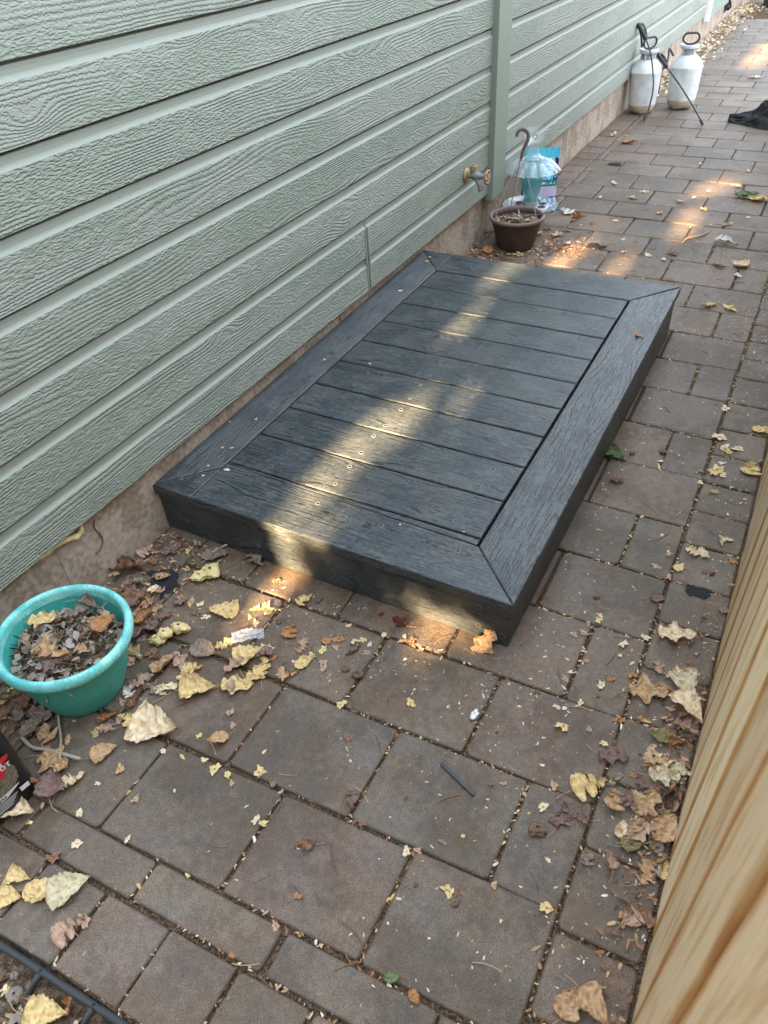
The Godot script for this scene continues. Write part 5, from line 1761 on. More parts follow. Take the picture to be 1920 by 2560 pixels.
func build_feeder() -> void:
	var f := thing("bird_feeder", "glass bird feeder with scalloped skirt, teal jar and clear dish", "bird feeder", P(0.168, 0.0, 2.52))
	var ds := MB.new()
	ds.lathe([Vector2(0.075, 0.002), Vector2(0.08, 0.03), Vector2(0.10, 0.075), Vector2(0.128, 0.100), Vector2(0.132, 0.103), Vector2(0.129, 0.105), Vector2(0.10, 0.081), Vector2(0.0, 0.078)], 40)
	part("dish", ds.mesh(), M.milky_glass, f)
	var pl := MB.new()
	pl.lathe([Vector2(0.088, 0.086), Vector2(0.0885, 0.094), Vector2(0.084, 0.098), Vector2(0.0, 0.099)], 40)
	var pc := part("feeding_plate", pl.mesh(), M.plate, f)
	for k in 8:
		var a := TAU * k / 8.0 + 0.2
		var hl := MB.new()
		hl.lathe([Vector2(0.019, 0.0), Vector2(0.0185, 0.0018), Vector2(0.0165, 0.0012), Vector2(0.0, 0.0006)], 16)
		var ho := part("seed_port_shade", hl.mesh(), M.black, pc)  # black disc standing in for the shade inside a port
		ho.position = Vector3(cos(a) * 0.061, 0.0985, sin(a) * 0.061)
	var cp := MB.new()
	cp.lathe([Vector2(0.036, 0.099), Vector2(0.0365, 0.117), Vector2(0.034, 0.120)], 32)
	part("cap", cp.mesh(), M.neck, f)
	var jr := MB.new()
	jr.lathe([Vector2(0.033, 0.118), Vector2(0.0345, 0.124), Vector2(0.033, 0.128), Vector2(0.0352, 0.134), Vector2(0.0335, 0.138), Vector2(0.036, 0.146), Vector2(0.042, 0.165), Vector2(0.050, 0.205), Vector2(0.055, 0.245), Vector2(0.053, 0.268), Vector2(0.044, 0.287)], 40, func(p: Vector3, a: float, i: int) -> Vector3: return p * Vector3(1.0 + 0.02 * cos(a * 12.0) * float(i > 5), 1, 1.0 + 0.02 * cos(a * 12.0) * float(i > 5)))
	part("jar", jr.mesh(), M.teal_glass, f)
	var sk := MB.new()
	var pts := []
	for i in 11:
		var t := i / 10.0
		var row := []
		for j in 144:
			var a := TAU * j / 144.0
			var pet := absf(sin(a * 6.0))
			var r := lerpf(0.044, 0.116 + 0.012 * sqrt(pet), t)
			var y := 0.302 - 0.050 * t * t + 0.020 * t * sqrt(pet) * (1.0 - 0.55 * t)
			row.append(Vector3(r * cos(a), y, r * sin(a)))
		pts.append(row)
	sk.grid(pts, [], [], true, Vector3.UP)
	part("glass_skirt", sk.mesh(), M.milky_glass, f)
	var rim := MB.new()
	var loop := []
	for j in 145:
		var a := TAU * j / 144.0
		var r := 0.116 + 0.012 * sqrt(absf(sin(a * 6.0)))
		loop.append(Vector3(r * cos(a), 0.252 + 0.009 * sqrt(absf(sin(a * 6.0))), r * sin(a)))
	rim.tube(loop, 0.0016, 6)
	part("skirt_rim", rim.mesh(), M.milky_glass, f)
	var st := MB.new()
	st.lathe([Vector2(0.046, 0.300), Vector2(0.048, 0.306), Vector2(0.046, 0.312), Vector2(0.034, 0.320), Vector2(0.022, 0.330), Vector2(0.020, 0.342), Vector2(0.026, 0.352), Vector2(0.021, 0.360), Vector2(0.028, 0.370)], 36)
	part("stem", st.mesh(), M.glass, f)
	var cu := MB.new()
	cu.lathe([Vector2(0.024, 0.366), Vector2(0.036, 0.374), Vector2(0.044, 0.388), Vector2(0.049, 0.412), Vector2(0.0505, 0.430), Vector2(0.049, 0.430), Vector2(0.042, 0.392), Vector2(0.030, 0.377), Vector2(0.0, 0.374)], 40, func(p: Vector3, a: float, i: int) -> Vector3: return p * Vector3(1.0 + 0.035 * cos(a * 10.0 + i * 1.6) * float(i > 0 and i < 4), 1, 1.0 + 0.035 * cos(a * 10.0 + i * 1.6) * float(i > 0 and i < 4)))
	part("cup", cu.mesh(), M.glass, f)
	var wr := MB.new()
	var wl := []
	for j in 17:
		var a := TAU * j / 16.0
		wl.append(Vector3(0.009 * cos(a), 0.400 + 0.011 * sin(a), 0.0))
	wr.tube(wl, 0.0022, 6)
	part("hanging_ring", wr.mesh(), M.zinc, f)

func bag_print() -> ImageTexture:
	var w := 192
	var h := 256
	var im := Image.create(w, h, false, Image.FORMAT_RGB8)
	var n1 := noise(901, 0.035, 3)
	var n2 := noise(902, 0.07, 3)
	for y in h:
		for x in w:
			var v := float(y) / h
			var u := float(x) / w
			var a := n1.get_noise_2d(x, y)
			var b := n2.get_noise_2d(x, y)
			var c := Color(0.18, 0.62, 0.74)
			if v < 0.16:
				c = Color(0.30, 0.70, 0.80)
			elif v < 0.50:
				c = Color(0.45, 0.78, 0.90).lerp(Color(0.75, 0.90, 0.96), smoothstep(-0.1, 0.3, a))
				if b > 0.22:
					c = Color(0.10, 0.42, 0.70)
				if u > 0.88 and a > -0.1:
					c = Color(0.10, 0.09, 0.30)
			elif v < 0.60:
				c = Color(0.04, 0.46, 0.48)
				if b > 0.18 and absf(v - 0.55) < 0.02:
					c = Color(0.9, 0.93, 0.92)
			elif v < 0.76:
				c = Color(0.76, 0.72, 0.82)
				if u < 0.2:
					c = Color(0.35, 0.16, 0.42)
			else:
				c = Color(0.14, 0.28, 0.66).lerp(Color(0.78, 0.86, 0.94), smoothstep(0.0, 0.15, a))
				if u < 0.25:
					c = Color(0.08, 0.07, 0.26)
			im.set_pixel(x, y, c)
	return tex(im)

func build_bag() -> void:
	var m := MB.new()
	var nz := noise(911, 1.0, 2)
	for side in [1.0, -1.0]:
		var pts := []
		var uv := []
		for i in 15:
			var v := i / 14.0
			var row := []
			var ur := []
			for j in 15:
				var u := -1.0 + 2.0 * j / 14.0
				var th := 0.048 * (1.0 - pow(v, 1.6) * 0.96) * pow(maxf(1.0 - u * u, 0.0), 0.55) + 0.002
				th += 0.006 * nz.get_noise_2d(u * 3.0, v * 5.0 + side * 9.0) * (1.0 - u * u)
				var wd := 0.098 * (1.0 - 0.05 * sin(PI * v))
				row.append(Vector3(u * wd, 0.003 + 0.302 * v + 0.006 * u * v, side * th + 0.01 * v))
				ur.append(Vector2((u * 0.5 + 0.5), 1.0 - v))
			pts.append(row); uv.append(ur)
		m.grid(pts, uv, [], false, Vector3(0, 0, side))
	var bm := mat(Color.WHITE, 0.32, 0.5)
	bm.albedo_texture = bag_print()
	var o := single("seed_bag", m.mesh(), bm, "blue and lilac printed plastic pouch standing behind the glass feeder", "bag", P(0.135, 0.0, 2.74))
	o.rotation = Vector3(-0.16, 0.30, 0.0)
	o.scale = Vector3(0.92, 0.95, 1.0)

func build_jug() -> void:
	var j := thing("weedkiller_jug", "black plastic jug with red and white printing beside the turquoise pot", "jug", P(0.254, 0.0, -0.805), -0.16)
	# local x faces the path, local -z runs along the wall
	var b := MB.new()
	var pts := []
	var prof := [[0.0, 0.0, 0.0], [0.0, 0.94, 0.90], [0.006, 0.985, 0.97], [0.02, 1.0, 1.0], [0.10, 1.0, 1.0], [0.17, 0.985, 0.98], [0.205, 0.93, 0.93], [0.232, 0.80, 0.82], [0.252, 0.56, 0.62], [0.262, 0.34, 0.44], [0.266, 0.26, 0.40], [0.275, 0.25, 0.40]]
	for q in prof:
		var row := []
		for k in 48:
			var a := TAU * k / 48.0
			var c := cos(a)
			var s := sin(a)
			var ex: float = 0.055 * q[2] * signf(c) * pow(absf(c), 0.36)
			var ez: float = 0.105 * q[1] * signf(s) * pow(absf(s), 0.36)
			row.append(Vector3(ex, q[0], ez))
		pts.append(row)
	b.grid(pts, [], [], true, Vector3.UP, Vector3(0, 0.13, 0))
	part("jug_body", b.mesh(), M.jug, j)
	var cp := MB.new()
	cp.lathe([Vector2(0.026, 0.27), Vector2(0.026, 0.30), Vector2(0.023, 0.304), Vector2(0.0, 0.305)], 24)
	part("screw_cap", cp.mesh(), M.jug, j)
	var lab := func(called: String, x: float, pl: Array, m: Material) -> void:
		var s := MB.new()
		s.xf = Transform3D(Basis(Vector3(0, 0, -1), Vector3(1, 0, 0), Vector3(0, -1, 0)), Vector3.ZERO)
		var q := PackedVector2Array()
		for e in pl:
			q.append(Vector2(e[0] + 0.020, -e[1]))
		s.slab(q, x - 0.0004, x, 0.0002, 1)
		part(called, s.mesh(), m, j)
	# along the wall (towards the step is +), up
	lab.call("photo_panel", 0.0554, [[-0.06, 0.062], [0.045, 0.062], [0.062, 0.080], [0.066, 0.105], [0.060, 0.128], [-0.06, 0.128]], M.gravel_print)
	lab.call("weed_picture", 0.0557, [[-0.01, 0.080], [0.022, 0.078], [0.034, 0.090], [0.020, 0.101], [-0.004, 0.098]], M.green_print)
	lab.call("red_banner", 0.0560, [[-0.06, 0.104], [0.040, 0.104], [0.050, 0.112], [0.050, 0.132], [0.066, 0.142], [0.066, 0.150], [-0.06, 0.150]], M.red)
	lab.call("white_strip", 0.0562, [[-0.06, 0.052], [0.026, 0.052], [0.058, 0.066], [0.050, 0.066], [0.022, 0.063], [-0.06, 0.063]], M.print_white)
	lab.call("code_patch", 0.0560, [[0.052, 0.040], [0.070, 0.040], [0.070, 0.052], [0.052, 0.052]], M.print_white)
	lab.call("upper_tag", 0.0558, [[0.020, 0.187], [0.040, 0.187], [0.040, 0.195], [0.020, 0.195]], M.print_white)
	lab.call("upper_red_print", 0.0556, [[-0.06, 0.204], [0.026, 0.204], [0.030, 0.208], [0.024, 0.212], [-0.06, 0.212]], M.red)
	for r in 5:
		lab.call("small_print", 0.0559, [[-0.02 + r * 0.003, 0.047 - r * 0.0045], [0.046 - r * 0.004, 0.047 - r * 0.0045], [0.046 - r * 0.004, 0.0478 - r * 0.0045], [-0.02 + r * 0.003, 0.0478 - r * 0.0045]], M.print_white)
	var fnt := SystemFont.new()
	fnt.font_names = PackedStringArray(["Droid Sans"])
	fnt.font_weight = 700
	for t in [["KILLS", 0.030, 0.134, 0.012, M.print_white], ["THE ROOT", 0.024, 0.121, 0.012, M.print_white], ["GRAVEL AREAS", -0.004, 0.0548, 0.0068, M.print_black]]:
		var tm := TextMesh.new()
		tm.text = t[0]
		tm.font = fnt
		tm.font_size = 32
		tm.pixel_size = t[3] / 24.0
		tm.depth = 0.0004
		var o := part("lettering", tm, t[4], j)
		o.rotation.y = PI / 2
		o.position = Vector3(0.0566, t[2] + t[3] * 0.4, -t[1] - 0.020)

func sprayer(label: String, at: Vector3, turn: float, lean: Vector3, wand: Array, grip: Array, hose: Array) -> void:
	var s := thing("pump_sprayer", label, "sprayer", at, turn, "white pump sprayers by the house wall")
	var lean_b := Basis.from_euler(lean)
	var w := Color(0.74, 0.75, 0.75)
	var y := Color(0.48, 0.40, 0.27)
	var tank := MB.new()
	var prof := [Vector2(0.0, 0.010), Vector2(0.060, 0.008), Vector2(0.072, 0.004), Vector2(0.080, 0.012), Vector2(0.090, 0.038), Vector2(0.0925, 0.060), Vector2(0.0928, 0.062), Vector2(0.098, 0.12), Vector2(0.1015, 0.20), Vector2(0.103, 0.248), Vector2(0.1055, 0.252), Vector2(0.1055, 0.258), Vector2(0.102, 0.263), Vector2(0.092, 0.284), Vector2(0.072, 0.308), Vector2(0.050, 0.323), Vector2(0.047, 0.328)]
	var cols := []
	for i in prof.size():
		cols.append(y.lerp(Color(0.54, 0.47, 0.35), i / 6.0) if i < 6 else w)
	tank.lathe(prof, 48, func(p: Vector3, a: float, i: int) -> Vector3:
		var k := 1.0 + 0.018 * cos(4.0 * a) if i > 2 and i < 13 else 1.0
		var q := p * Vector3(k, 1, k)
		if i == 2 or i == 3:
			q.y += 0.010 * (0.5 + 0.5 * cos(4.0 * a + 0.8))
		return q, cols)
	var o := part("tank", tank.mesh(), M.tank, s)
	o.basis = lean_b
	var nk := MB.new()
	nk.lathe([Vector2(0.049, 0.324), Vector2(0.045, 0.334), Vector2(0.044, 0.364)], 32)
	o = part("neck", nk.mesh(), M.neck, s)
	o.basis = lean_b
	for k in 4:
		var a := TAU * k / 4.0 + 0.5
		var rb := MB.new()
		rb.box(Vector3(0.043, 0.330, -0.003), Vector3(0.052, 0.366, 0.003))
		var ro := part("rib", rb.mesh(), M.cap, s)
		ro.basis = lean_b * Basis(Vector3.UP, a)
	var fu := MB.new()
	fu.lathe([Vector2(0.044, 0.360), Vector2(0.058, 0.364), Vector2(0.061, 0.372), Vector2(0.0615, 0.386), Vector2(0.057, 0.388), Vector2(0.054, 0.374), Vector2(0.030, 0.370), Vector2(0.0, 0.369)], 36)
	o = part("funnel_collar", fu.mesh(), M.cap, s)
	o.basis = lean_b
	var rod := MB.new()
	rod.tube([Vector3(0, 0.365, 0), Vector3(0, 0.392, 0)], 0.016, 10)
	o = part("pump_rod", rod.mesh(), M.black, s)
	o.basis = lean_b
	var hd := MB.new()
	var loop := []
	for j in 33:
		var a := TAU * j / 32.0
		var ry := 0.036 - (0.008 * pow(maxf(sin(a), 0.0), 6.0))
		loop.append(Vector3(0.052 * cos(a), 0.421 + ry * sin(a), 0.0))
	hd.tube(loop, 0.0068, 9)
	o = part("pump_handle", hd.mesh(), M.black, s)
	o.basis = lean_b
	var inv := s.transform.affine_inverse()
	var wp := []
	for q in wand:
		wp.append(inv * q)
	var wm := MB.new()
	wm.tube(smooth(wp, 6), 0.0050, 8)
	var wo := part("spray_wand", wm.mesh(), M.black, s)
	var noz := MB.new()
	var tip: Vector3 = wp[0]
	var dir: Vector3 = (wp[1] - wp[0]).normalized()
	noz.tube([tip, tip + dir * 0.012, tip + dir * 0.014, tip + dir * 0.040], [0.005, 0.0085, 0.0105, 0.0095], 10)
	part("nozzle", noz.mesh(), M.black, wo)
	var gp := []
	for q in grip:
		gp.append(inv * q)
	var gm := MB.new()
	var sp := smooth(gp, 5)
	var rr := []
	for i in sp.size():
		rr.append(lerpf(0.0175, 0.0125, float(i) / sp.size()) * (1.0 + 0.10 * sin(i * 1.7)))
	gm.tube(sp, rr, 10)
	var go := part("grip", gm.mesh(), M.black, s)
	var tr := MB.new()
	var g0: Vector3 = gp[0]
	var g1: Vector3 = gp[-1]
	var side := Vector3(0.020, 0.008, 0.006)
	tr.tube(smooth([g0.lerp(g1, 0.05) + side * 1.0, g0.lerp(g1, 0.45) + side * 1.1, g1 + side * 0.2], 4), 0.0055, 7)
	part("trigger", tr.mesh(), M.black, go)
	var kn := MB.new()
	kn.tube([g1, g1.lerp(g0, 0.12), g1.lerp(g0, 0.2)], [0.014, 0.019, 0.014], 10)
	part("coupling", kn.mesh(), M.black, go)
	var hp := []
	for q in hose:
		hp.append(inv * q)
	var hm := MB.new()
	hm.tube(smooth(hp, 6), 0.0065, 8)
	part("hose", hm.mesh(), M.black, s)

func build_sprayers() -> void:
	sprayer("white pump sprayer standing against the foundation with its wand curving down", P(0.148, 0.0, 4.885), 0.9, Vector3(0.02, 0, 0.03),
		[Vector3(0.235, 0.006, -4.622), Vector3(0.241, 0.064, -4.670), Vector3(0.245, 0.165, -4.700), Vector3(0.226, 0.253, -4.730), Vector3(0.187, 0.361, -4.760), Vector3(0.138, 0.441, -4.790)], [Vector3(0.063, 0.529, -4.820), Vector3(0.098, 0.487, -4.810), Vector3(0.135, 0.448, -4.790)], [Vector3(0.055, 0.532, -4.830), Vector3(0.081, 0.456, -4.870), Vector3(0.093, 0.371, -4.900), Vector3(0.106, 0.314, -4.900)])
	sprayer("white pump sprayer with oval top handle and yellowish liquid, further from the wall", P(0.375, 0.0, 5.07), 0.35, Vector3(0, 0, 0.01),
		[Vector3(0.612, 0.006, -4.620), Vector3(0.524, 0.084, -4.700), Vector3(0.394, 0.192, -4.800), Vector3(0.280, 0.275, -4.880)], [Vector3(0.194, 0.344, -4.930), Vector3(0.232, 0.315, -4.910), Vector3(0.276, 0.279, -4.880)], [Vector3(0.287, 0.325, -5.000), Vector3(0.253, 0.366, -5.000), Vector3(0.259, 0.329, -4.970), Vector3(0.264, 0.289, -4.930), Vector3(0.242, 0.257, -4.950), Vector3(0.213, 0.196, -5.050), Vector3(0.208, 0.087, -5.100)])

func crumple(w: int, h: int, f: Callable) -> ArrayMesh:
	var pts := []
	for i in h:
		var row := []
		for j in w:
			row.append(f.call(float(j) / (w - 1), float(i) / (h - 1)))
		pts.append(row)
	var m := MB.new()
	m.grid(pts, [], [], false, Vector3.UP)
	return m.mesh()

func build_cloth() -> void:
	var nz := noise(1001, 1.0, 4)
	var t := crumple(56, 40, func(u: float, v: float) -> Vector3:
		var x := 0.74 + 0.68 * u
		var half := 0.03 + 0.34 * pow(u, 0.75)
		var mid := 4.80 - 0.02 * u
		var e := v * 2.0 - 1.0
		var d := mid + e * half + 0.03 * nz.get_noise_2d(u * 6.0, v * 6.0)
		var y := (0.035 + 0.25 * smoothstep(0.05, 0.75, u)) * pow(maxf(1.0 - e * e, 0.0), 0.65)
		var fold := absf(nz.get_noise_2d(u * 3.5 + e * 1.2, v * 2.0 + 7.0))
		y *= 0.72 + 0.9 * fold
		y += 0.012 * nz.get_noise_2d(u * 14.0, v * 14.0) * (1.0 - absf(e))
		return P(x, maxf(y, 0.0) + 0.003, d))
	single("black_tarp", t, M.cloth, "heap of crumpled black landscape fabric at the right of the path", "cloth")
	for s in [[0.164, -0.164, 0.096, -0.60, 1401, "largest black fabric scrap, near the foundation left of the deck front"], [1.351, 0.347, 0.049, 0.10, 1402, "black fabric scrap on a small paver beside the fence"], [0.300, 3.628, 0.070, 0.00, 1403, "farthest black fabric scrap, on the pavers past the feeder"], [0.547, 2.357, 0.080, -0.20, 1404, "black shredded scrap just beyond the far deck edge"]]:
		var sd: int = s[4]
		var n2 := noise(sd, 1.0, 3)
		var sc := crumple(16, 12, func(u: float, v: float) -> Vector3:
			var a := (u - 0.5) * (1.0 + 0.45 * n2.get_noise_2d(v * 1.3, 3.0))
			var b := (v - 0.5) * (1.0 + 0.45 * n2.get_noise_2d(u * 1.4, 8.0)) + 0.06 * n2.get_noise_2d(u * 5.0, 20.0)
			return Vector3(a, 0.09 * absf(n2.get_noise_2d(u * 2.5, v * 2.5)) + 0.012 + 0.10 * smoothstep(0.32, 0.5, absf(u - 0.5)) * n2.get_noise_2d(v * 2.0, 30.0) ** 2, b * 0.68))
		var o := single("fabric_scrap", sc, M.cloth, s[5], "fabric scrap", P(s[0], 0.001, s[1]))
		o.basis = Basis(Vector3.UP, s[3]).scaled_local(Vector3.ONE * s[2])

func lump(sd: int, a: Vector3, sz: Vector3) -> MB:
	var n := noise(sd, 1.0, 3)
	var m := MB.new()
	var pts := []
	for i in 13:
		var th := PI * i / 12.0
		var row := []
		for j in 22:
			var ph := TAU * j / 22.0
			var q := Vector3(sin(th) * cos(ph), cos(th), sin(th) * sin(ph))
			var r := 1.0 + 0.55 * n.get_noise_3dv(q * 1.3) + 0.22 * n.get_noise_3dv(q * 4.0)
			row.append(a + q * r * sz)
		pts.append(row)
	m.grid(pts, [], [], true, Vector3.UP, a)
	return m

func build_small() -> void:
	rng.seed = 909
	# pieces of yellow foam
	var f1 := lump(1101, Vector3(0, 0.016, 0), Vector3(0.026, 0.011, 0.024))
	var f2 := lump(1102, Vector3(-0.006, 0.013, 0.030), Vector3(0.019, 0.008, 0.022))
	var fa := thing("foam_piece", "flat yellow foam lump nearest the front of the deck", "foam", P(0.259, 0.001, -0.097), -0.5)
	part("lobe", f1.mesh(), M.foam, fa)
	part("lobe", f2.mesh(), M.foam, fa)
	var fb := thing("foam_piece", "twisted yellow foam piece of two lobes right of the turquoise pot", "foam", P(0.298, 0.001, -0.296), 0.2)
	part("lobe", lump(1103, Vector3(0.014, 0.016, -0.014), Vector3(0.024, 0.012, 0.014)).mesh(), M.foam, fb)
	part("lobe", lump(1104, Vector3(-0.010, 0.017, 0.012), Vector3(0.017, 0.012, 0.018)).mesh(), M.foam, fb)
	part("lobe", lump(1105, Vector3(-0.022, 0.012, 0.030), Vector3(0.019, 0.011, 0.011)).mesh(), M.foam, fb)
	# foam squeezed out under the siding
	var fs := MB.new()
	fs.tube(smooth([Vector3(0.036, 0.209, 0.241), Vector3(0.036, 0.191, 0.247), Vector3(0.036, 0.186, 0.263), Vector3(0.036, 0.200, 0.290), Vector3(0.036, 0.205, 0.330), Vector3(0.036, 0.204, 0.368)], 5), [0.002, 0.005, 0.007, 0.008, 0.006, 0.008, 0.009, 0.007, 0.009, 0.008, 0.007, 0.006, 0.008, 0.006, 0.004], 9)
	single("foam_seal", fs.mesh(), M.foam, "strip of yellow foam squeezed out under the bottom siding board", "foam")
	var vn := MB.new()
	vn.tube(smooth([Vector3(0.030, 0.185, 0.199), Vector3(0.030, 0.166, 0.207), Vector3(0.030, 0.141, 0.199), Vector3(0.030, 0.120, 0.198), Vector3(0.030, 0.104, 0.211), Vector3(0.030, 0.101, 0.229)], 6), 0.0022, 5)
	single("dried_vine", vn.mesh(), M.twig_dark, "thin dried brown vine hanging down the foundation", "vine")
	# branch by the jug
	var b1 := thing("branch", "pale forked dry branch lying between the jug and the pavers", "branch")
	var m1 := MB.new()
	m1.tube(smooth([Vector3(0.201, 0.012, 0.651), Vector3(0.239, 0.012, 0.658), Vector3(0.267, 0.012, 0.650), Vector3(0.300, 0.012, 0.643), Vector3(0.350, 0.012, 0.634)], 4), [0.0035, 0.0036, 0.0040, 0.0036, 0.0042, 0.0038, 0.0044, 0.0040, 0.0044, 0.0040, 0.0042, 0.0039, 0.0036], 7)
	part("limb", m1.mesh(), M.twig, b1)
	var m2 := MB.new()
	m2.tube(smooth([Vector3(0.302, 0.014, 0.641), Vector3(0.279, 0.014, 0.617), Vector3(0.253, 0.014, 0.597), Vector3(0.231, 0.014, 0.579)], 4), 0.0026, 6)
	part("side_shoot", m2.mesh(), M.twig, b1)
	var tw := MB.new()
	tw.tube(smooth([Vector3(0.891, 0.006, -2.530), Vector3(0.903, 0.006, -2.586), Vector3(0.947, 0.006, -2.629), Vector3(0.973, 0.006, -2.691)], 4), 0.0042, 6)
	single("twig", tw.mesh(), M.stalk, "short tan twig on the pavers beyond the deck", "twig")
	var t3 := MB.new()
	t3.tube(smooth([Vector3(0.211, 0.008, 0.034), Vector3(0.219, 0.008, 0.011), Vector3(0.231, 0.008, -0.012)], 4), 0.0038, 6)
	single("twig", t3.mesh(), M.twig, "grey brown twig at the foot of the deck's front board", "twig")
	# black plastic strip
	var bs := MB.new()
	bs.box(Vector3(-0.044, 0.001, -0.0032), Vector3(0.044, 0.005, 0.0032))
	var so := single("plastic_strip", bs.mesh(), M.black, "straight black plastic strip lying on a large paver", "strip", P(1.037, 0.001, -0.340))
	so.rotation.y = -0.375
	# white chip
	var wc := lump(1201, Vector3(0, 0.005, 0), Vector3(0.007, 0.005, 0.013))
	single("paint_chip", wc.mesh(), M.print_white, "small glossy white chip on the pavers before the deck", "chip", P(1.012, 0.001, -0.194))
	# clear wrapper
	var nz := noise(1301, 1.0, 3)
	var wr := crumple(14, 10, func(u: float, v: float) -> Vector3:
		return Vector3((u - 0.5) * 0.075, 0.004 + 0.012 * absf(nz.get_noise_2d(u * 6.0, v * 9.0)) + 0.006 * sin(v * 9.0 + u * 3.0) ** 2, (v - 0.5) * 0.034))
	var wo := single("plastic_wrapper", wr, M.film, "crinkled clear plastic wrapper among the yellow leaves", "wrapper", P(0.464, 0.001, -0.224))
	wo.rotation.y = 0.62
	# pebbles and cones
	for s in [[0.726, -0.505, 0.0061, 0.000, 1500, "pebble", "grey pebble in the joint corner of two large pavers"], [0.966, -0.417, 0.0045, 0.000, 1501, "cone_scale", "small dark cone scale on a large paver"], [1.124, -0.548, 0.0074, 0.000, 1502, "cone_scale", "dark curled cone scale near the yellow scraps on a large paver"], [0.501, -0.153, 0.0075, 0.000, 1503, "cone_scale", "little grey cone below the sunlit paver"], [0.549, -0.056, 0.0087, 0.000, 1504, "cone_scale", "grey cone at the joint before the deck"], [1.205, -0.369, 0.0158, 0.000, 1505, "cone_scale", "long dark cone in the lower right on a paver"], [1.071, 0.688, 0.0168, 0.000, 1506, "cone_scale", "grey cone on the paver beside the deck right side"], [1.158, 0.875, 0.0105, 0.000, 1507, "cone_scale", "small cone at the joint beside the deck"], [1.144, 0.233, 0.0075, 0.000, 1508, "cone_scale", "dark cone fragment right of the deck front corner"], [0.746, -0.209, 0.0130, 0.000, 1509, "cone_scale", "long dark bud scale at the joint before the deck"], [1.108, -0.085, 0.0059, 0.000, 1510, "cone_scale", "striped grey cone at the joint below the deck corner"], [1.079, 0.836, 0.0082, 0.000, 1511, "cone_scale", "dark cone next to the green leaf"], [0.714, -0.206, 0.0088, 0.000, 1512, "cone_scale", "dark bud below the grey curled leaf"], [1.052, -0.550, 0.0048, 0.000, 1513, "cone_scale", "dark bud on the lower middle paver"]]:
		var st := lump(s[4], Vector3(0, s[2] * 0.45, 0), Vector3(s[2], s[2] * 0.55, s[2] * 0.8))
		var kind: String = s[5]
		var o := single(kind, st.mesh(), M.stone if kind == "pebble" else M.twig_dark, s[6], "pebble" if kind == "pebble" else "cone", P(s[0], s[3], s[1]))
		o.rotation.y = rng.randf() * TAU
	# plastic edging strip in front
	var ed := thing("paver_edging", "black plastic paver edging strip with stake loops", "edging")
	var tp := []
	var rd := []
	for i in 60:
		var x := 0.05 + i * 0.022
		tp.append(P(x, -0.007 + 0.0012 * sin(i * 0.9), -0.9455 + 0.03 * (x - 0.45)))
		rd.append(0.0062 + 0.0006 * sin(i * 1.7))
	var em := MB.new()
	em.tube(tp, rd, 10)
	part("tube", em.mesh(), M.edging, ed)
	for k in 11:
		var x := 0.115 + k * 0.1135
		var d := -0.9455 + 0.03 * (x - 0.45)
		var sm := MB.new()
		sm.tube(smooth([P(x, -0.008, d - 0.004), P(x - 0.002, -0.012, d - 0.016), P(x - 0.004, -0.022, d - 0.030), P(x - 0.005, -0.036, d - 0.042)], 3), [0.0062, 0.006, 0.0055, 0.005, 0.005, 0.005, 0.005, 0.005, 0.0045, 0.004], 7)
		part("stake_loop", sm.mesh(), M.edging, ed)
		var hm := MB.new()
		hm.xf.origin = P(x, 0.0, d)
		hm.disc(0.0022, 0.0004, 8)
		part("pin_hole_shade", hm.mesh(), M.dark, ed)  # dark disc painted for the shade down the pin hole
	# wood chips on the soil
	for s in [[0.50, -0.985, 0.05, 0.9], [0.60, -1.0, 0.035, 2.2], [0.66, -0.975, 0.04, 1.2], [0.55, -1.02, 0.04, 0.2], [0.71, -0.965, 0.03, 2.7]]:
		var wm := MB.new()
		wm.slab(PackedVector2Array([Vector2(-0.5, -0.07), Vector2(0.42, -0.11), Vector2(0.5, 0.03), Vector2(-0.35, 0.10)]), 0.0, 0.07, 0.02, 1)
		var o := single("wood_chip", wm.mesh(), M.twig_dark, "splinter of bark on the bare soil beyond the edging", "wood chip", P(s[0], -0.030, s[1]), "bark splinters on the soil")
		o.basis = Basis(Vector3.UP, s[3]).scaled_local(Vector3.ONE * s[2])
	for s in [[0.545, -0.985, 0.014, 31], [0.585, -1.012, 0.020, 32], [0.52, -0.965, 0.008, 33]]:
		single("soil_stone", lump(s[3], Vector3(0, s[2] * 0.3, 0), Vector3(s[2], s[2] * 0.6, s[2] * 0.85)).mesh(), M.stone, ["round grey stone in the soil near the picture's lower left corner", "largest flat grey stone in the soil beyond the edging", "tiny stone in the soil touching the edging"][s[3] - 31], "stone", P(s[0], -0.031, s[1]))
	# dark tub where the path ends
	var tb := MB.new()
	tb.slab(PackedVector2Array([Vector2(-0.5, -0.2), Vector2(0.5, -0.2), Vector2(0.5, 0.2), Vector2(-0.5, 0.2)]), 0.0, 0.16, 0.02, 3, Vector2(1, 0), Vector2.ONE, Vector2.ZERO, Vector2.ZERO, true)
	single("dark_slab", tb.mesh(), M.black, "dark low block at the far end of the path", "block", P(0.80, 0.0, 10.32))

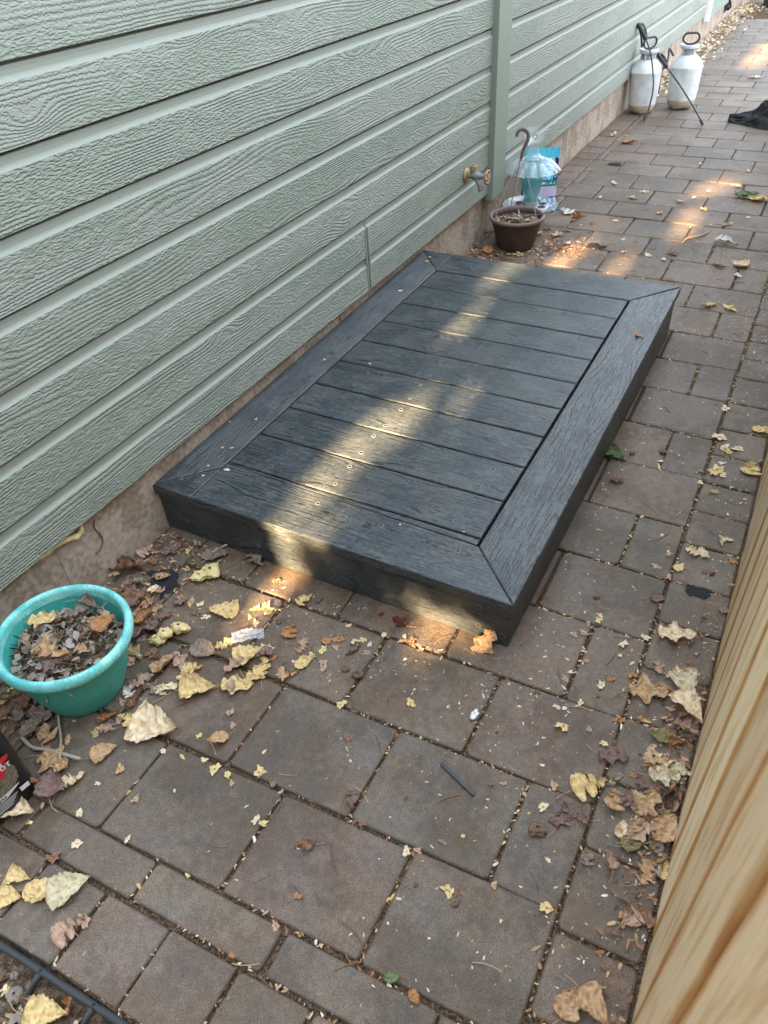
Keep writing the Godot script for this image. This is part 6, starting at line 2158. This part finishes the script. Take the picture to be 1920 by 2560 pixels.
func build_faucet() -> void:
	var f := thing("outdoor_faucet", "brass outdoor tap with round handle on the green siding", "faucet", P(0.055, 0.372, 1.985))
	var X := Basis(Vector3(0, -1, 0), Vector3(1, 0, 0), Vector3(0, 0, 1)) # local y of the lathe runs out from the wall
	var fl := MB.new()
	fl.lathe([Vector2(0.0, 0.0), Vector2(0.026, 0.0), Vector2(0.027, 0.006), Vector2(0.022, 0.010), Vector2(0.014, 0.014), Vector2(0.0, 0.016)], 24)
	var o := part("flange", fl.mesh(), M.brass, f)
	o.basis = X
	o.scale = Vector3(1.0, 1.0, 1.0)
	var bd := MB.new()
	bd.lathe([Vector2(0.012, 0.008), Vector2(0.013, 0.03), Vector2(0.016, 0.036), Vector2(0.018, 0.048), Vector2(0.016, 0.060), Vector2(0.012, 0.064), Vector2(0.012, 0.072), Vector2(0.009, 0.076), Vector2(0.007, 0.098)], 20)
	o = part("valve_body", bd.mesh(), M.zinc, f)
	o.basis = X
	var vb := MB.new()
	vb.lathe([Vector2(0.0, 0.036), Vector2(0.0135, 0.036), Vector2(0.0145, 0.034), Vector2(0.0145, 0.018), Vector2(0.011, 0.010)], 20)
	o = part("vacuum_breaker", vb.mesh(), M.brass, f)
	o.position = Vector3(0.035, 0.004, 0)
	var sp := MB.new()
	sp.tube(smooth([Vector3(0.044, 0.0, 0), Vector3(0.055, -0.016, 0.004), Vector3(0.070, -0.034, 0.008), Vector3(0.078, -0.055, 0.010)], 4), [0.012, 0.012, 0.0115, 0.011, 0.0105, 0.0105, 0.0105, 0.011, 0.0115, 0.013, 0.0135, 0.013, 0.013], 12)
	part("spout", sp.mesh(), M.zinc, f)
	var hw := MB.new()
	var loop := []
	for j in 41:
		var a := TAU * j / 40.0
		var r := 0.024 + 0.0022 * cos(a * 8.0)
		loop.append(Vector3(0.098, r * cos(a), r * sin(a)))
	hw.tube(loop, 0.0048, 7)
	for k in 4:
		var a := TAU * k / 4.0 + 0.4
		hw.tube([Vector3(0.098, 0, 0), Vector3(0.099, 0.012 * cos(a), 0.012 * sin(a)), Vector3(0.098, 0.024 * cos(a), 0.024 * sin(a))], 0.0038, 6)
	hw.tube([Vector3(0.088, 0, 0), Vector3(0.104, 0, 0)], 0.0065, 8)
	part("round_handle", hw.mesh(), M.valve, f)

# ----------------------------------------------------------------

func _ready() -> void:
	# camera
	var cam := Camera3D.new()
	cam.name = "camera"
	add_child(cam)
	cam.position = Vector3(1.3305, 1.3104, 1.0434)
	cam.rotation = Vector3(-0.6978, 0.5314, -0.0698)
	var ca := CameraAttributesPhysical.new()
	ca.frustum_focal_length = 12.0 / tan(deg_to_rad(68.95 * 0.5))
	ca.frustum_focus_distance = 2.1
	ca.frustum_near = 0.02
	ca.frustum_far = 200.0
	ca.exposure_aperture = 5.0
	ca.exposure_multiplier = 1.0
	cam.attributes = ca
	cam.fov = 68.95
	cam.near = 0.02
	cam.far = 200.0
	cam.current = true
	# sky, exposure
	var env := Environment.new()
	env.background_mode = Environment.BG_SKY
	var sky := Sky.new()
	var sk := ProceduralSkyMaterial.new()
	sk.sky_top_color = lin(0.265, 0.305, 0.36)
	sk.sky_horizon_color = lin(0.40, 0.42, 0.445)
	sk.sky_curve = 0.2
	sk.ground_bottom_color = lin(0.05, 0.045, 0.04)
	sk.ground_horizon_color = lin(0.20, 0.19, 0.18)
	sk.sun_angle_max = 2.0
	sky.sky_material = sk
	env.sky = sky
	env.tonemap_mode = Environment.TONE_MAPPER_LINEAR
	env.tonemap_exposure = 13.5
	env.sdfgi_enabled = true
	env.ssao_enabled = true
	env.ssil_enabled = true
	var we := WorldEnvironment.new()
	we.name = "world"
	we.environment = env
	add_child(we)
	# low evening sun from behind the viewer
	var sun := DirectionalLight3D.new()
	sun.name = "sun"
	sun.light_color = lin(1.0, 0.70, 0.38)
	sun.light_energy = 1.6
	sun.light_angular_distance = 0.7
	sun.shadow_enabled = true
	add_child(sun)
	sun.look_at_from_position(Vector3.ZERO, SUN_DIR, Vector3.UP)

	make_materials()
	build_ground()
	build_paving()
	build_house()
	build_fence()
	build_added_hedge()
	build_step()
	build_faucet()
	build_pots()
	build_feeder()
	build_bag()
	build_jug()
	build_sprayers()
	build_cloth()
	build_small()
	build_leaves()
	build_drifts()
	build_litter()
